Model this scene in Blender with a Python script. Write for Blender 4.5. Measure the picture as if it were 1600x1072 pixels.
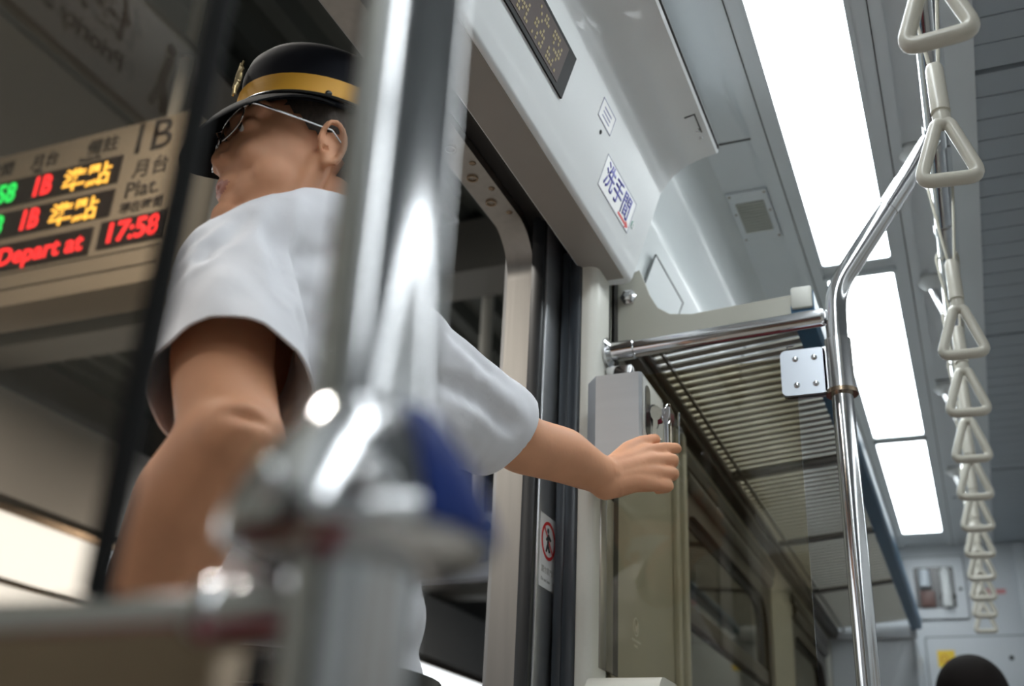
import bpy, bmesh, math, random
from mathutils import Vector, Matrix, Quaternion
random.seed(7)
sc = bpy.context.scene
for o in list(bpy.data.objects): bpy.data.objects.remove(o)

# ------------------------------------------------------------------ camera, world, exposure
CZ = 0.85                                   # eye height above the carriage floor
EX = Vector((0.92411308, -0.12356354, -0.36158964)); EY = Vector((0.37938, 0.40985, 0.82952))
EZ = EX.cross(EY).normalized()
cd = bpy.data.cameras.new('camera'); cam = bpy.data.objects.new('camera', cd); sc.collection.objects.link(cam)
right = Vector((EX[0], EY[0], EZ[0])); down = Vector((EX[1], EY[1], EZ[1])); fwd = Vector((EX[2], EY[2], EZ[2]))
m = Matrix((right, -down, -fwd)).transposed().to_4x4(); m.translation = Vector((0, 0, CZ)); cam.matrix_world = m
cd.sensor_width = 36; cd.lens = 36 * 1688 / 1600; cd.clip_start = 0.02; cd.clip_end = 200
cd.dof.use_dof = True; cd.dof.focus_distance = 1.42; cd.dof.aperture_fstop = 4.0
sc.camera = cam
w = bpy.data.worlds.new('night'); sc.world = w; w.use_nodes = True
w.node_tree.nodes['Background'].inputs[0].default_value = (.05, .06, .07, 1)
w.node_tree.nodes['Background'].inputs[1].default_value = .35
sc.view_settings.view_transform = 'Standard'; sc.view_settings.look = 'None'; sc.view_settings.gamma = 1
sc.view_settings.exposure = 0.22
sc.cycles.use_denoising = True
sc.cycles.max_bounces = 10; sc.cycles.glossy_bounces = 6; sc.cycles.transparent_max_bounces = 16
sc.cycles.sample_clamp_indirect = 8
LAMP = 8.0        # the carriage's fluorescent covers
PLAT = 3.0        # the platform's tubes

def arealight(name, loc, rot, sx, sy, power, col):
    l = bpy.data.lights.new(name, 'AREA'); l.shape = 'RECTANGLE'; l.size = sx; l.size_y = sy; l.energy = power; l.color = col
    o = bpy.data.objects.new(name, l); o.location = loc; o.rotation_euler = rot; sc.collection.objects.link(o); return o

# ------------------------------------------------------------------ materials
MATS = {}
def mat(name, col, rough=.5, metal=0., emis=None, estr=0., bump=None, noise=None, spec=.5, sss=0., coat=0., aniso=None):
    if name in MATS: return MATS[name]
    m = bpy.data.materials.new(name); m.use_nodes = True; nt = m.node_tree; b = nt.nodes['Principled BSDF']
    b.inputs['Base Color'].default_value = (*col, 1); b.inputs['Roughness'].default_value = rough; b.inputs['Metallic'].default_value = metal
    b.inputs['Specular IOR Level'].default_value = spec; b.inputs['Coat Weight'].default_value = coat
    if sss:
        b.inputs['Subsurface Weight'].default_value = sss; b.inputs['Subsurface Radius'].default_value = (.012, .005, .003); b.inputs['Subsurface Scale'].default_value = 1
    if emis:
        b.inputs['Emission Color'].default_value = (*emis, 1); b.inputs['Emission Strength'].default_value = estr
    tc = nt.nodes.new('ShaderNodeTexCoord')
    if noise:                                # (scale vector, amount) mottling of the base colour
        mp = nt.nodes.new('ShaderNodeMapping'); mp.inputs['Scale'].default_value = noise[0]
        n = nt.nodes.new('ShaderNodeTexNoise'); n.inputs['Scale'].default_value = 1; n.inputs['Detail'].default_value = 5
        r = nt.nodes.new('ShaderNodeMapRange'); r.inputs[1].default_value = .25; r.inputs[2].default_value = .75
        r.inputs[3].default_value = 1 - noise[1]; r.inputs[4].default_value = 1 + noise[1]
        mx = nt.nodes.new('ShaderNodeMix'); mx.data_type = 'RGBA'; mx.blend_type = 'MULTIPLY'; mx.inputs[0].default_value = 1
        mx.inputs[6].default_value = (*col, 1)
        nt.links.new(tc.outputs['Object'], mp.inputs[0]); nt.links.new(mp.outputs[0], n.inputs['Vector'])
        nt.links.new(n.outputs['Fac'], r.inputs[0]); nt.links.new(r.outputs[0], mx.inputs[7]); nt.links.new(mx.outputs[2], b.inputs['Base Color'])
    if bump:                                 # (scale vector, strength, distance)
        mp = nt.nodes.new('ShaderNodeMapping'); mp.inputs['Scale'].default_value = bump[0]
        n = nt.nodes.new('ShaderNodeTexNoise'); n.inputs['Scale'].default_value = 1; n.inputs['Detail'].default_value = 4
        bp = nt.nodes.new('ShaderNodeBump'); bp.inputs['Strength'].default_value = bump[1]; bp.inputs['Distance'].default_value = bump[2]
        nt.links.new(tc.outputs['Object'], mp.inputs[0]); nt.links.new(mp.outputs[0], n.inputs['Vector'])
        nt.links.new(n.outputs['Fac'], bp.inputs['Height']); nt.links.new(bp.outputs[0], b.inputs['Normal'])
    MATS[name] = m; return m

def glass(name, tint, refl_rough=.0, dark=.0, ior=1.5):
    if name in MATS: return MATS[name]
    m = bpy.data.materials.new(name); m.use_nodes = True; nt = m.node_tree; nt.nodes.clear()
    out = nt.nodes.new('ShaderNodeOutputMaterial'); mx = nt.nodes.new('ShaderNodeMixShader'); fr = nt.nodes.new('ShaderNodeFresnel')
    ge = nt.nodes.new('ShaderNodeNewGeometry'); im = nt.nodes.new('ShaderNodeMapRange')      # both faces of the pane reflect alike
    im.inputs[3].default_value = ior; im.inputs[4].default_value = 1 / ior; nt.links.new(ge.outputs['Backfacing'], im.inputs[0]); nt.links.new(im.outputs[0], fr.inputs[0])
    t = nt.nodes.new('ShaderNodeBsdfTransparent'); t.inputs[0].default_value = (*tint, 1)
    g = nt.nodes.new('ShaderNodeBsdfGlossy'); g.inputs['Roughness'].default_value = refl_rough; g.inputs[0].default_value = (.95, .95, .95, 1)
    nt.links.new(fr.outputs[0], mx.inputs[0]); nt.links.new(t.outputs[0], mx.inputs[1]); nt.links.new(g.outputs[0], mx.inputs[2]); nt.links.new(mx.outputs[0], out.inputs[0])
    MATS[name] = m; return m

WHITE = mat('white_panel', (.60, .62, .62), .32, noise=((3, 3, 3), .04), coat=.15)
COVE = mat('grey_cove_panel', (.56, .595, .605), .34, noise=((3, 3, 3), .04), coat=.15)
CEIL = mat('grey_ceiling_panel', (.60, .635, .66), .45, noise=((4, 4, 4), .04))
CEILD = mat('dark_ceiling_slats', (.33, .37, .41), .5, noise=((4, 4, 4), .05))
BEIGE = mat('beige_panel', (.43, .42, .36), .35, noise=((4, 4, 2), .06), coat=.2)
CREAM = mat('cream_jamb', (.70, .69, .63), .38)
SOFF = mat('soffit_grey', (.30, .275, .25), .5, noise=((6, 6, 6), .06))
STEEL = mat('brushed_steel', (.47, .445, .415), .34, 1., noise=((60, 60, 3), .07), bump=((300, 300, 6), .15, .0004))
STEELB = mat('brushed_box_steel', (.50, .51, .53), .38, .9, noise=((3, 3, 40), .05))
STEELD = mat('dark_steel', (.38, .29, .21), .25, 1., noise=((5, 40, 5), .15))
CHROME = mat('chrome', (.66, .66, .67), .13, 1., bump=((40, 40, 8), .04, .0008))
CHROMER = mat('satin_chrome', (.72, .72, .73), .2, 1.)
ZINC = mat('satin_steel_plate', (.50, .53, .58), .35, .9)
RUB = mat('black_rubber', (.012, .013, .015), .42)
RUB2 = mat('slate_rubber', (.035, .042, .052), .35)
BLACK = mat('black_plastic', (.01, .01, .01), .3)
DARK = mat('dark_gap', (.02, .018, .016), .6)
BROWN = mat('bronze_trim', (.085, .075, .062), .38, .4)
SLAT = mat('rack_slat', (.30, .29, .25), .4, .35)
BLUE = mat('blue_edge', (.035, .12, .22), .35)
BLUED = mat('blue_plastic_cap', (.012, .035, .19), .6, spec=.2)
STRAP = mat('cream_plastic', (.60, .57, .49), .28, coat=.25)
CORD = mat('cream_cord', (.55, .52, .43), .6)
FLOORM = mat('floor_vinyl', (.46, .43, .39), .4, noise=((6, 6, 6), .15))
SEAT = mat('seat_maroon', (.24, .04, .05), .6)
RED = mat('red_print', (.65, .03, .03), .45)
REDB = mat('dark_red_button', (.22, .01, .03), .25, coat=.5)
WST = mat('sticker_white', (.80, .80, .80), .4)
BLUEP = mat('blue_print', (.06, .06, .35), .5)
GREENP = mat('green_print', (.05, .25, .18), .5)
GREYP = mat('grey_print', (.38, .38, .36), .5)
BLACKP = mat('black_print', (.02, .02, .02), .5)
YEL = mat('yellow_sticker', (.75, .52, .03), .5)
TUBE = mat('lamp_cover', (.9, .9, .9), .5, emis=(.91, .975, 1), estr=LAMP)
PTUBE = mat('platform_lamp', (.9, .9, .9), .5, emis=(1, .96, .9), estr=3.2)
GLASS = glass('partition_glass', (.74, .69, .63), ior=1.5)
GLASS2 = glass('partition_glass_clearer', (.85, .81, .70), ior=1.45)
WGL = glass('window_glass', (.35, .35, .36))
CANOPY = mat('canopy_steel', (.09, .10, .092), .55, noise=((1, 1, 1), .2))
BEAM = mat('canopy_beam', (.17, .165, .15), .55)
PFLOOR = mat('platform_paving', (.22, .21, .20), .6, noise=((2, 2, 2), .15))
PWALL = mat('platform_wall', (.20, .19, .18), .6, noise=((.6, .6, .6), .15))
BOARD = mat('board_face', (.52, .45, .35), .5)
PANEL = mat('board_led_panel', (.035, .022, .018), .5)
LEDR = mat('led_red', (.1, .0, .0), .5, emis=(1, .03, .035), estr=3.0)
LEDG = mat('led_green', (.0, .1, .0), .5, emis=(.02, 1, .16), estr=1.9)
LEDY = mat('led_amber', (.1, .05, .0), .5, emis=(1, .55, .08), estr=3.2)
PRINT = mat('board_print', (.04, .03, .025), .6)
SKIN = mat('skin', (.70, .345, .195), .58, sss=.12, noise=((14, 14, 14), .10), bump=((260, 260, 260), .12, .0006))
LIPS = mat('lips', (.52, .21, .15), .4, sss=.1)
HAIR = mat('black_hair', (.010, .007, .006), .8, spec=.15, bump=((500, 500, 60), .5, .002))
HAIRS = mat('short_side_hair', (.06, .045, .036), .7, noise=((300, 300, 120), .35), bump=((600, 600, 200), .5, .001))
def cloth(name, col):
    m = mat(name, col, .85, spec=.2, noise=((5, 5, 5), .03))
    nt = m.node_tree; b = nt.nodes['Principled BSDF']; tc = [n for n in nt.nodes if n.type == 'TEX_COORD'][0]
    mp = nt.nodes.new('ShaderNodeMapping'); mp.inputs['Scale'].default_value = (9, 9, 4.5); mp.inputs['Rotation'].default_value = (.4, .5, .2)
    n1 = nt.nodes.new('ShaderNodeTexNoise'); n1.inputs['Scale'].default_value = 1; n1.inputs['Detail'].default_value = 2; n1.inputs['Distortion'].default_value = .6
    n2 = nt.nodes.new('ShaderNodeTexNoise'); n2.inputs['Scale'].default_value = 900
    b1 = nt.nodes.new('ShaderNodeBump'); b1.inputs['Strength'].default_value = .55; b1.inputs['Distance'].default_value = .03
    b2 = nt.nodes.new('ShaderNodeBump'); b2.inputs['Strength'].default_value = .25; b2.inputs['Distance'].default_value = .0006
    nt.links.new(tc.outputs['Object'], mp.inputs[0]); nt.links.new(mp.outputs[0], n1.inputs['Vector']); nt.links.new(tc.outputs['Object'], n2.inputs['Vector'])
    nt.links.new(n1.outputs['Fac'], b1.inputs['Height']); nt.links.new(n2.outputs['Fac'], b2.inputs['Height'])
    nt.links.new(b1.outputs[0], b2.inputs['Normal']); nt.links.new(b2.outputs[0], b.inputs['Normal']); return m
SHIRT = cloth('white_shirt_cotton', (.80, .80, .84))
TROU = cloth('navy_trousers', (.012, .015, .03))
FELT = mat('navy_felt', (.006, .007, .012), .8, spec=.2)
GOLD = mat('gold_hat_band', (.72, .36, .025), .55, bump=((20, 20, 600), .3, .0006))
BADGE = mat('brass_badge', (.75, .62, .35), .3, 1.)
EYEW = mat('eye_white', (.75, .72, .68), .2)
EYED = mat('eye_iris', (.02, .012, .01), .15)
SHOE = mat('black_leather', (.01, .01, .01), .3)

# ------------------------------------------------------------------ helpers
def link(o): sc.collection.objects.link(o); return o
ROOTLOC = {}
def obj(name, bm, material, parent=None, smooth=True, base=None):
    """links a bmesh built in world coordinates as ONE mesh object"""
    bmesh.ops.recalc_face_normals(bm, faces=bm.faces[:])
    me = bpy.data.meshes.new(name)
    if parent is not None: loc = ROOTLOC[parent.name]
    else:
        if base is None:
            xs = [v.co for v in bm.verts]; lo = [min(c[i] for c in xs) for i in range(3)]; hi = [max(c[i] for c in xs) for i in range(3)]
            base = Vector(((lo[0] + hi[0]) / 2, (lo[1] + hi[1]) / 2, lo[2]))
        loc = Vector(base)
    for v in bm.verts: v.co -= loc
    bm.to_mesh(me); bm.free()
    ms = material if isinstance(material, (list, tuple)) else [material]
    for q in ms: me.materials.append(q)
    if smooth:
        me.polygons.foreach_set('use_smooth', [True] * len(me.polygons))
        try: me.set_sharp_from_angle(angle=math.radians(35))
        except Exception: pass
    o = link(bpy.data.objects.new(name, me))
    if parent is None: o.location = loc
    else: o.parent = parent
    ROOTLOC[o.name] = loc
    return o
def tag(o, label=None, cat=None, group=None, kind=None):
    if label: o['label'] = label
    if cat: o['category'] = cat
    if group: o['group'] = group
    if kind: o['kind'] = kind
    return o
def thing(name, label, cat, loc, group=None):
    o = link(bpy.data.objects.new(name, None)); o.location = loc; o.empty_display_size = .05
    ROOTLOC[o.name] = Vector(loc); return tag(o, label, cat, group)
def struct(name, bm, m, smooth=True):
    return tag(obj(name, bm, m, smooth=smooth), kind='structure')
def copy_tree(o, parent=None):
    c = o.copy(); link(c)
    if parent: c.parent = parent
    for ch in list(o.children): copy_tree(ch, c)
    return c
B = bmesh.new
def box(bm, x0, x1, y0, y1, z0, z1, bev=0, seg=2):
    r = bmesh.ops.create_cube(bm, size=1); vs = r['verts']
    for v in vs: v.co = Vector(((x0 + x1) / 2 + v.co.x * (x1 - x0), (y0 + y1) / 2 + v.co.y * (y1 - y0), (z0 + z1) / 2 + v.co.z * (z1 - z0)))
    if bev:
        es = {e for v in vs for e in v.link_edges}
        bmesh.ops.bevel(bm, geom=list(es), offset=bev, segments=seg, profile=.5, affect='EDGES')
    return bm
def prism(bm, pts, y0, y1, axis='y', bev=0):
    """polygon in the plane across axis, swept from y0 to y1"""
    def co(a, b, t): return {'y': (a, t, b), 'x': (t, a, b), 'z': (a, b, t)}[axis]
    A = [bm.verts.new(co(a, b, y0)) for a, b in pts]; Bv = [bm.verts.new(co(a, b, y1)) for a, b in pts]; n = len(pts)
    bm.faces.new(A); bm.faces.new(Bv[::-1])
    for i in range(n): bm.faces.new((A[i], Bv[i], Bv[(i + 1) % n], A[(i + 1) % n]))
    if bev:
        es = set()
        for f in list(bm.faces): 
            pass
    return bm
def rrect(a0, a1, b0, b1, r, n=6):
    out = []
    for cx, cy, s in ((a1 - r, b1 - r, 0), (a0 + r, b1 - r, 90), (a0 + r, b0 + r, 180), (a1 - r, b0 + r, 270)):
        for i in range(n + 1):
            t = math.radians(s + 90 * i / n); out.append((cx + r * math.cos(t), cy + r * math.sin(t)))
    return out
def ring_prism(bm, outer, inner, t0, t1, axis):
    def co(a, b, t): return {'y': (a, t, b), 'x': (t, a, b), 'z': (a, b, t)}[axis]
    n = len(outer)
    V = [[bm.verts.new(co(a, b, t)) for a, b in L] for L in (outer, inner) for t in (t0, t1)]
    o0, o1, i0, i1 = V
    for k in range(n):
        j = (k + 1) % n
        bm.faces.new((o0[k], o0[j], i0[j], i0[k])); bm.faces.new((o1[k], i1[k], i1[j], o1[j]))
        bm.faces.new((o0[k], o1[k], o1[j], o0[j])); bm.faces.new((i0[k], i0[j], i1[j], i1[k]))
    return bm
def round_path(pts, rad, n=8):
    pts = [Vector(p) for p in pts]; out = [pts[0]]
    for i in range(1, len(pts) - 1):
        p, a, b = pts[i], (pts[i - 1] - pts[i]), (pts[i + 1] - pts[i])
        d = min(rad, a.length * .49, b.length * .49); A = p + a.normalized() * d; C = p + b.normalized() * d
        for k in range(n + 1):
            t = k / n; out.append(A * (1 - t) ** 2 + p * 2 * t * (1 - t) + C * t * t)
    out.append(pts[-1]); return out
def tube(bm, pts, r, seg=20, closed=False, caps=True):
    pts = [Vector(p) for p in pts]; n = len(pts); rs = r if isinstance(r, (list, tuple)) else [r] * n
    rings = []; up = None
    for i in range(n):
        if closed: t = (pts[(i + 1) % n] - pts[i - 1]).normalized()
        else: t = (pts[min(i + 1, n - 1)] - pts[max(i - 1, 0)]).normalized()
        if up is None:
            up = Vector((0, 0, 1)) if abs(t.z) < .9 else Vector((1, 0, 0))
        up = (up - t * up.dot(t)).normalized(); s = t.cross(up)
        rings.append([bm.verts.new(pts[i] + (up * math.cos(a) + s * math.sin(a)) * rs[i]) for a in [2 * math.pi * k / seg for k in range(seg)]])
    m = n if closed else n - 1
    for i in range(m):
        A, C = rings[i], rings[(i + 1) % n]
        sh = 0
        if closed and i == n - 1: sh = min(range(seg), key=lambda q: (A[0].co - C[q].co).length)
        for k in range(seg):
            bm.faces.new((A[k], A[(k + 1) % seg], C[(k + 1 + sh) % seg], C[(k + sh) % seg]))
    if caps and not closed:
        bm.faces.new(rings[0][::-1]); bm.faces.new(rings[-1])
    return bm
def lathe(bm, prof, origin, axis=(0, 0, 1), seg=28):
    """prof: (radius, height) pairs"""
    q = Vector((0, 0, 1)).rotation_difference(Vector(axis).normalized()); o = Vector(origin); rings = []
    for r, h in prof:
        rings.append([bm.verts.new(o + q @ Vector((max(r, 1e-5) * math.cos(2 * math.pi * k / seg), max(r, 1e-5) * math.sin(2 * math.pi * k / seg), h))) for k in range(seg)])
    for i in range(len(rings) - 1):
        for k in range(seg): bm.faces.new((rings[i][k], rings[i][(k + 1) % seg], rings[i + 1][(k + 1) % seg], rings[i + 1][k]))
    bm.faces.new(rings[0][::-1]); bm.faces.new(rings[-1]); return bm
def dome(bm, c, r, axis, h=.5):
    return lathe(bm, [(r, 0)] + [(r * math.cos(t), r * h * math.sin(t)) for t in [math.pi / 2 * k / 6 for k in range(1, 7)]], c, axis, 16)
def ball(bm, c, r, rot=None, sub=3):
    """r: radius or three radii; rot: Matrix whose columns are the axes"""
    res = bmesh.ops.create_icosphere(bm, subdivisions=sub, radius=1); R = (r, r, r) if not isinstance(r, (list, tuple)) else r
    for v in res['verts']:
        p = Vector((v.co.x * R[0], v.co.y * R[1], v.co.z * R[2]))
        v.co = Vector(c) + (rot @ p if rot is not None else p)
    return bm
def capsule(bm, p0, r0, p1, r1, sub=2):
    t = bmesh.new(); ball(t, p0, r0, sub=sub); ball(t, p1, r1, sub=sub)
    bmesh.ops.convex_hull(t, input=t.verts[:]); 
    loose = [v for v in t.verts if not v.link_faces]; bmesh.ops.delete(t, geom=loose, context='VERTS')
    me = bpy.data.meshes.new('t'); t.to_mesh(me); t.free(); bm.from_mesh(me); bpy.data.meshes.remove(me); return bm
def chain(bm, pts):
    for (a, ra), (b, rb) in zip(pts, pts[1:]): capsule(bm, a, ra, b, rb)
def fuse(bm, voxel, smooth=4, factor=.5):
    """one continuous surface out of overlapping volumes"""
    me = bpy.data.meshes.new('t'); bm.to_mesh(me); bm.free(); o = link(bpy.data.objects.new('t', me))
    a = o.modifiers.new('r', 'REMESH'); a.mode = 'VOXEL'; a.voxel_size = voxel
    if smooth:
        s = o.modifiers.new('s', 'SMOOTH'); s.factor = factor; s.iterations = smooth
    dg = bpy.context.evaluated_depsgraph_get(); dg.update(); e = o.evaluated_get(dg); out = bmesh.new(); out.from_mesh(e.to_mesh()); e.to_mesh_clear()
    bpy.data.objects.remove(o); bpy.data.meshes.remove(me); return out
def text_bm(bm, s, size, origin, ax, ay, depth=.0008, bold=0., align='LEFT', sx=1.):
    """lettering as geometry: ax, ay are the writing and the up direction"""
    c = bpy.data.curves.new('t', 'FONT'); c.body = s; c.size = size; c.offset = bold; c.align_x = align; c.resolution_u = 3
    o = link(bpy.data.objects.new('t', c)); dg = bpy.context.evaluated_depsgraph_get(); dg.update()
    e = o.evaluated_get(dg); me = e.to_mesh(); t = bmesh.new(); t.from_mesh(me); e.to_mesh_clear()
    bpy.data.objects.remove(o); bpy.data.curves.remove(c)
    r = bmesh.ops.extrude_face_region(t, geom=t.faces[:]); 
    for g in r['geom']:
        if isinstance(g, bmesh.types.BMVert): g.co.z += depth
    ax = Vector(ax).normalized(); ay = Vector(ay).normalized(); az = ax.cross(ay)
    for v in t.verts: v.co = Vector(origin) + ax * v.co.x * sx + ay * v.co.y + az * v.co.z
    me = bpy.data.meshes.new('t'); t.to_mesh(me); t.free(); bm.from_mesh(me); bpy.data.meshes.remove(me); return bm
def z(r): return r + CZ

# ================================================================== THE CARRIAGE SHELL
YN, YF, XR = -3.0, 5.1, 2.2                 # near and far ends, right wall
XW = -.54
b = box(B(), -.72, XR + .1, YN - .1, YF + .1, -.06, 0); struct('floor', b, FLOORM)
# ceiling, flat
CE = 1.33
b = box(B(), -.40, .10, YN, YF, z(CE), z(CE) + .05); box(b, 1.56, 2.06, YN, YF, z(CE), z(CE) + .05); box(b, .10, 1.56, YN, YF, z(CE) + .03, z(CE) + .06)
struct('ceiling', b, CEIL)
# raised trims running along the lamps
for n, (x0, x1, zz, mt) in enumerate([(-.292, -.236, .010, CEIL), (-.262, -.260, .0108, DARK), (-.064, -.012, .010, CEIL), (-.036, -.034, .0108, DARK), (.078, .128, .016, CEIL)]):
    struct('trim_%d' % (n + 1), box(B(), x0, x1, YN, YF, z(CE) - zz, z(CE) - (.0 if n not in (1, 3) else .008), 0), mt)
# seams across the ceiling panels
b = B()
for y in (1.83, 4.3): box(b, -.40, -.292, y, y + .004, z(CE) - .0015, z(CE) + .001)
for y in (1.98, 3.2, 4.4): box(b, -.012, .078, y, y + .005, z(CE) - .0015, z(CE) + .001)
struct('trim_6', b, DARK)
# slatted air-duct ceiling to the right of the rail
b = B(); y = .6
while y < YF - .02:
    w_ = .068
    box(b, .128, 1.53, y, min(y + w_, YF - .005), z(CE) - .012, z(CE) + .029); y += .0715
    if int((y - .6) / .0715 + .5) % 16 == 0: y += .012
box(b, .128, 1.53, YN, .595, z(CE) - .012, z(CE) + .029)
tag(obj('air_duct_panel', b, CEILD, smooth=False), 'dark grey slatted ceiling panel running along the right of the strap rail', 'ceiling panel')
# ---- left wall: door opening y .25..1.60
PW = -.66
def wall_profile():
    """standard profile: wall, shoulder, ridge, cove"""
    pts = [(XW, z(.98)), (-.53, z(1.02)), (-.505, z(1.10)), (-.489, z(1.132)), (-.484, z(1.148))]
    P0, P1, P2 = Vector((-.484, z(1.148))), Vector((-.482, z(1.29))), Vector((-.385, z(1.332)))
    for k in range(1, 11): t = k / 10; q = P0 * (1 - t) ** 2 + P1 * 2 * t * (1 - t) + P2 * t * t; pts.append((q.x, q.y))
    return pts
prof = wall_profile() + [(-.385, z(1.40)), (-.66, z(1.40)), (-.66, z(.98))]
struct('wall_left_upper', prism(B(), prof, 1.69, YF), COVE); struct('wall_left_upper_near', prism(B(), prof, YN, .165), COVE)
# seam on the cove, curving over
b = B()
for y in (2.62, 3.95):
    pr = wall_profile(); pp = [Vector((x + .0008, y, zz)) for x, zz in pr[4:]] + [Vector((-.30, y, z(CE) - .001))]
    tube(b, pp, .0022, 6)
struct('trim_7', b, DARK)
# small hatch on the shoulder under the ridge, beyond the header
h = thing('service_hatch', 'small flat grey service hatch above the near end of the luggage rack', 'hatch', (-.51, 1.95, z(1.0)))
def shoulder(x_off, y, t):   # point on the sloping shoulder plane
    a = Vector((-.53, 0, z(1.02))); c = Vector((-.489, 0, z(1.132))); q = a.lerp(c, t); n = Vector((.94, 0, -.34)); q += n * x_off; q.y = y; return q
b = B(); vs = []
for off in (0.001, .004):
    vs.append([b.verts.new(shoulder(off, y, t)) for y, t in ((1.84, .0), (2.06, .0), (2.06, .72), (1.84, .72))])
for k in range(4): b.faces.new((vs[0][k], vs[0][(k + 1) % 4], vs[1][(k + 1) % 4], vs[1][k]))
b.faces.new(vs[0][::-1]); b.faces.new(vs[1]); obj('hatch_cover', b, COVE, h, smooth=False)
b = B()
for (y0, t0, y1, t1) in ((1.84, .0, 2.06, .0), (2.06, 0, 2.06, .72), (2.06, .72, 1.84, .72), (1.84, .72, 1.84, 0)):
    tube(b, [shoulder(.004, y0, t0), shoulder(.004, y1, t1)], .0013, 6)
for y in (1.86, 2.04): ball(b, shoulder(.004, y, .08), .004, sub=1)
obj('hatch_gasket', b, DARK, h)
# lower wall with window openings (far of the door and near of it)
def wall_lower(bm, y0, y1, wins):
    ys = [y0]
    for a, c in wins: ys += [a, c]
    ys.append(y1); 
    for i in range(0, len(ys), 2): box(bm, PW, XW, ys[i], ys[i + 1], 0, z(.98))
    for a, c in wins:
        box(bm, PW, XW, a, c, 0, z(-.12)); box(bm, PW, XW, a, c, z(.74), z(.98))
b = B(); wall_lower(b, 1.70, YF, [(2.17, 3.25), (3.62, 4.45)]); struct('wall_left', b, BEIGE, smooth=False)
b = B(); wall_lower(b, YN, .20, [(-1.35, -.28)]); struct('wall_left_near', b, BEIGE, smooth=False)
# double raised edge at the far side of the beige pillar
b = box(B(), XW, XW + .012, 2.10, 2.125, 0, z(.83), .002); box(b, XW, XW + .018, 2.14, 2.168, 0, z(.83), .003); struct('trim_8', b, BEIGE)
# right wall, far and near ends
b = B()
box(b, XR, XR + .12, YN, YF, 0, z(-.12)); box(b, XR, XR + .12, YN, YF, z(.74), z(1.15))
for a, c in ((YN, -2.2), (-1.1, -.6), (.5, 1.1), (2.2, 2.7), (3.8, YF)): box(b, XR, XR + .12, a, c, z(-.12), z(.74))
prism(b, [(XR, z(1.15)), (2.02, z(CE)), (2.02, z(1.40)), (XR + .12, z(1.40)), (XR + .12, z(1.15))], YN, YF)
struct('wall_right', b, WHITE, smooth=False)
struct('wall_right_fill', box(B(), XR + .05, XR + .07, YN, YF, z(-.12), z(.74)), mat('pale_fill', (.45, .42, .38), .7), smooth=False)  # unseen panel added across the right windows to lighten the pole's reflections
struct('wall_near', box(B(), -.66, XR + .12, YN - .1, YN, 0, z(1.40)), WHITE)
ENDW = mat('end_wall_panel', (.50, .53, .56), .4, noise=((3, 3, 3), .03))
struct('wall_far', box(B(), -.66, XR + .12, YF, YF + .1, 0, z(1.40)), ENDW)
# bulkhead below and behind the end of the rack
b = box(B(), XW, -.215, 4.60, YF, 0, z(.83), .006); struct('wall_far_bulkhead', b, ENDW)
b = box(B(), XW, -.205, 4.585, 4.62, z(.83), z(.885), .004); struct('trim_9', b, ENDW)

# windows
def window(n, y0, y1, label=None):
    z0, z1 = z(-.12), z(.74)
    o = rrect(y0, y1, z0, z1, .02, 6); i = rrect(y0 + .05, y1 - .05, z0 + .05, z1 - .045, .10, 6)
    b = ring_prism(B(), o, i, XW - .035, XW - .004, 'x'); fr = struct('window_%d' % n, b, BROWN)
    ROOTLOC[fr.name] = fr.location.copy()
    i2 = rrect(y0 + .07, y1 - .07, z0 + .07, z1 - .065, .085, 6)
    obj('window_gasket', ring_prism(B(), i, i2, XW - .03, XW - .018, 'x'), RUB, fr)
    b = box(B(), XW - .030, XW - .008, y0 + .05, y1 - .05, z(.455), z(.495), .004); obj('transom', b, BROWN, fr)
    b = box(B(), XW - .026, XW - .022, y0 + .05, y1 - .05, z0 + .05, z1 - .05); obj('pane', b, WGL, fr, smooth=False)
    b = tube(B(), [(XW - .005, y0 + .03, z(.755)), (XW - .005, y1 - .02, z(.755))], .02, 12); obj('blind_roller', b, BROWN, fr)
    b = box(B(), XW - .006, XW + .012, y0 - .0, y1 + .02, z(.775), z(.81), .004); obj('blind_rail', b, BROWN, fr)
window(1, 2.17, 3.25); window(2, 3.62, 4.45); window(3, -1.35, -.28)
# bronze rail running under the luggage rack on the wall
struct('trim_10', box(B(), XW, XW + .03, 1.76, 4.60, z(.835), z(.853), .003), BROWN)

# ---- door: outer steel frame (band), rubbers, leaves, jambs
DO = rrect(.245, 1.615, .02, z(1.047), .095, 10); DI = rrect(.262, 1.598, .03, z(1.03), .085, 10)
b = ring_prism(B(), DO, DI, -.712, -.660, 'x')
dr = struct('door_1', b, STEEL)
b = B()
for y, zz in ((1.50, 1.031), (1.42, 1.031), (1.34, 1.031), (1.24, 1.031)): obj('screw_head', lathe(B(), [(.006, 0), (.006, -.002), (.003, -.003)], (-.684 + .012 * ((y * 50) % 2), y, z(zz)), (0, 0, 1), 12), STEELD, dr)
for y in (1.46, 1.38, 1.29): b = B(); ring_prism(b, rrect(-.70, -.68, y - .010, y + .010, .0099, 4), rrect(-.697, -.683, y - .007, y + .007, .0069, 4), z(1.027), z(1.030), 'z'); obj('drain_ring', b, STEELD, dr)
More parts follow.
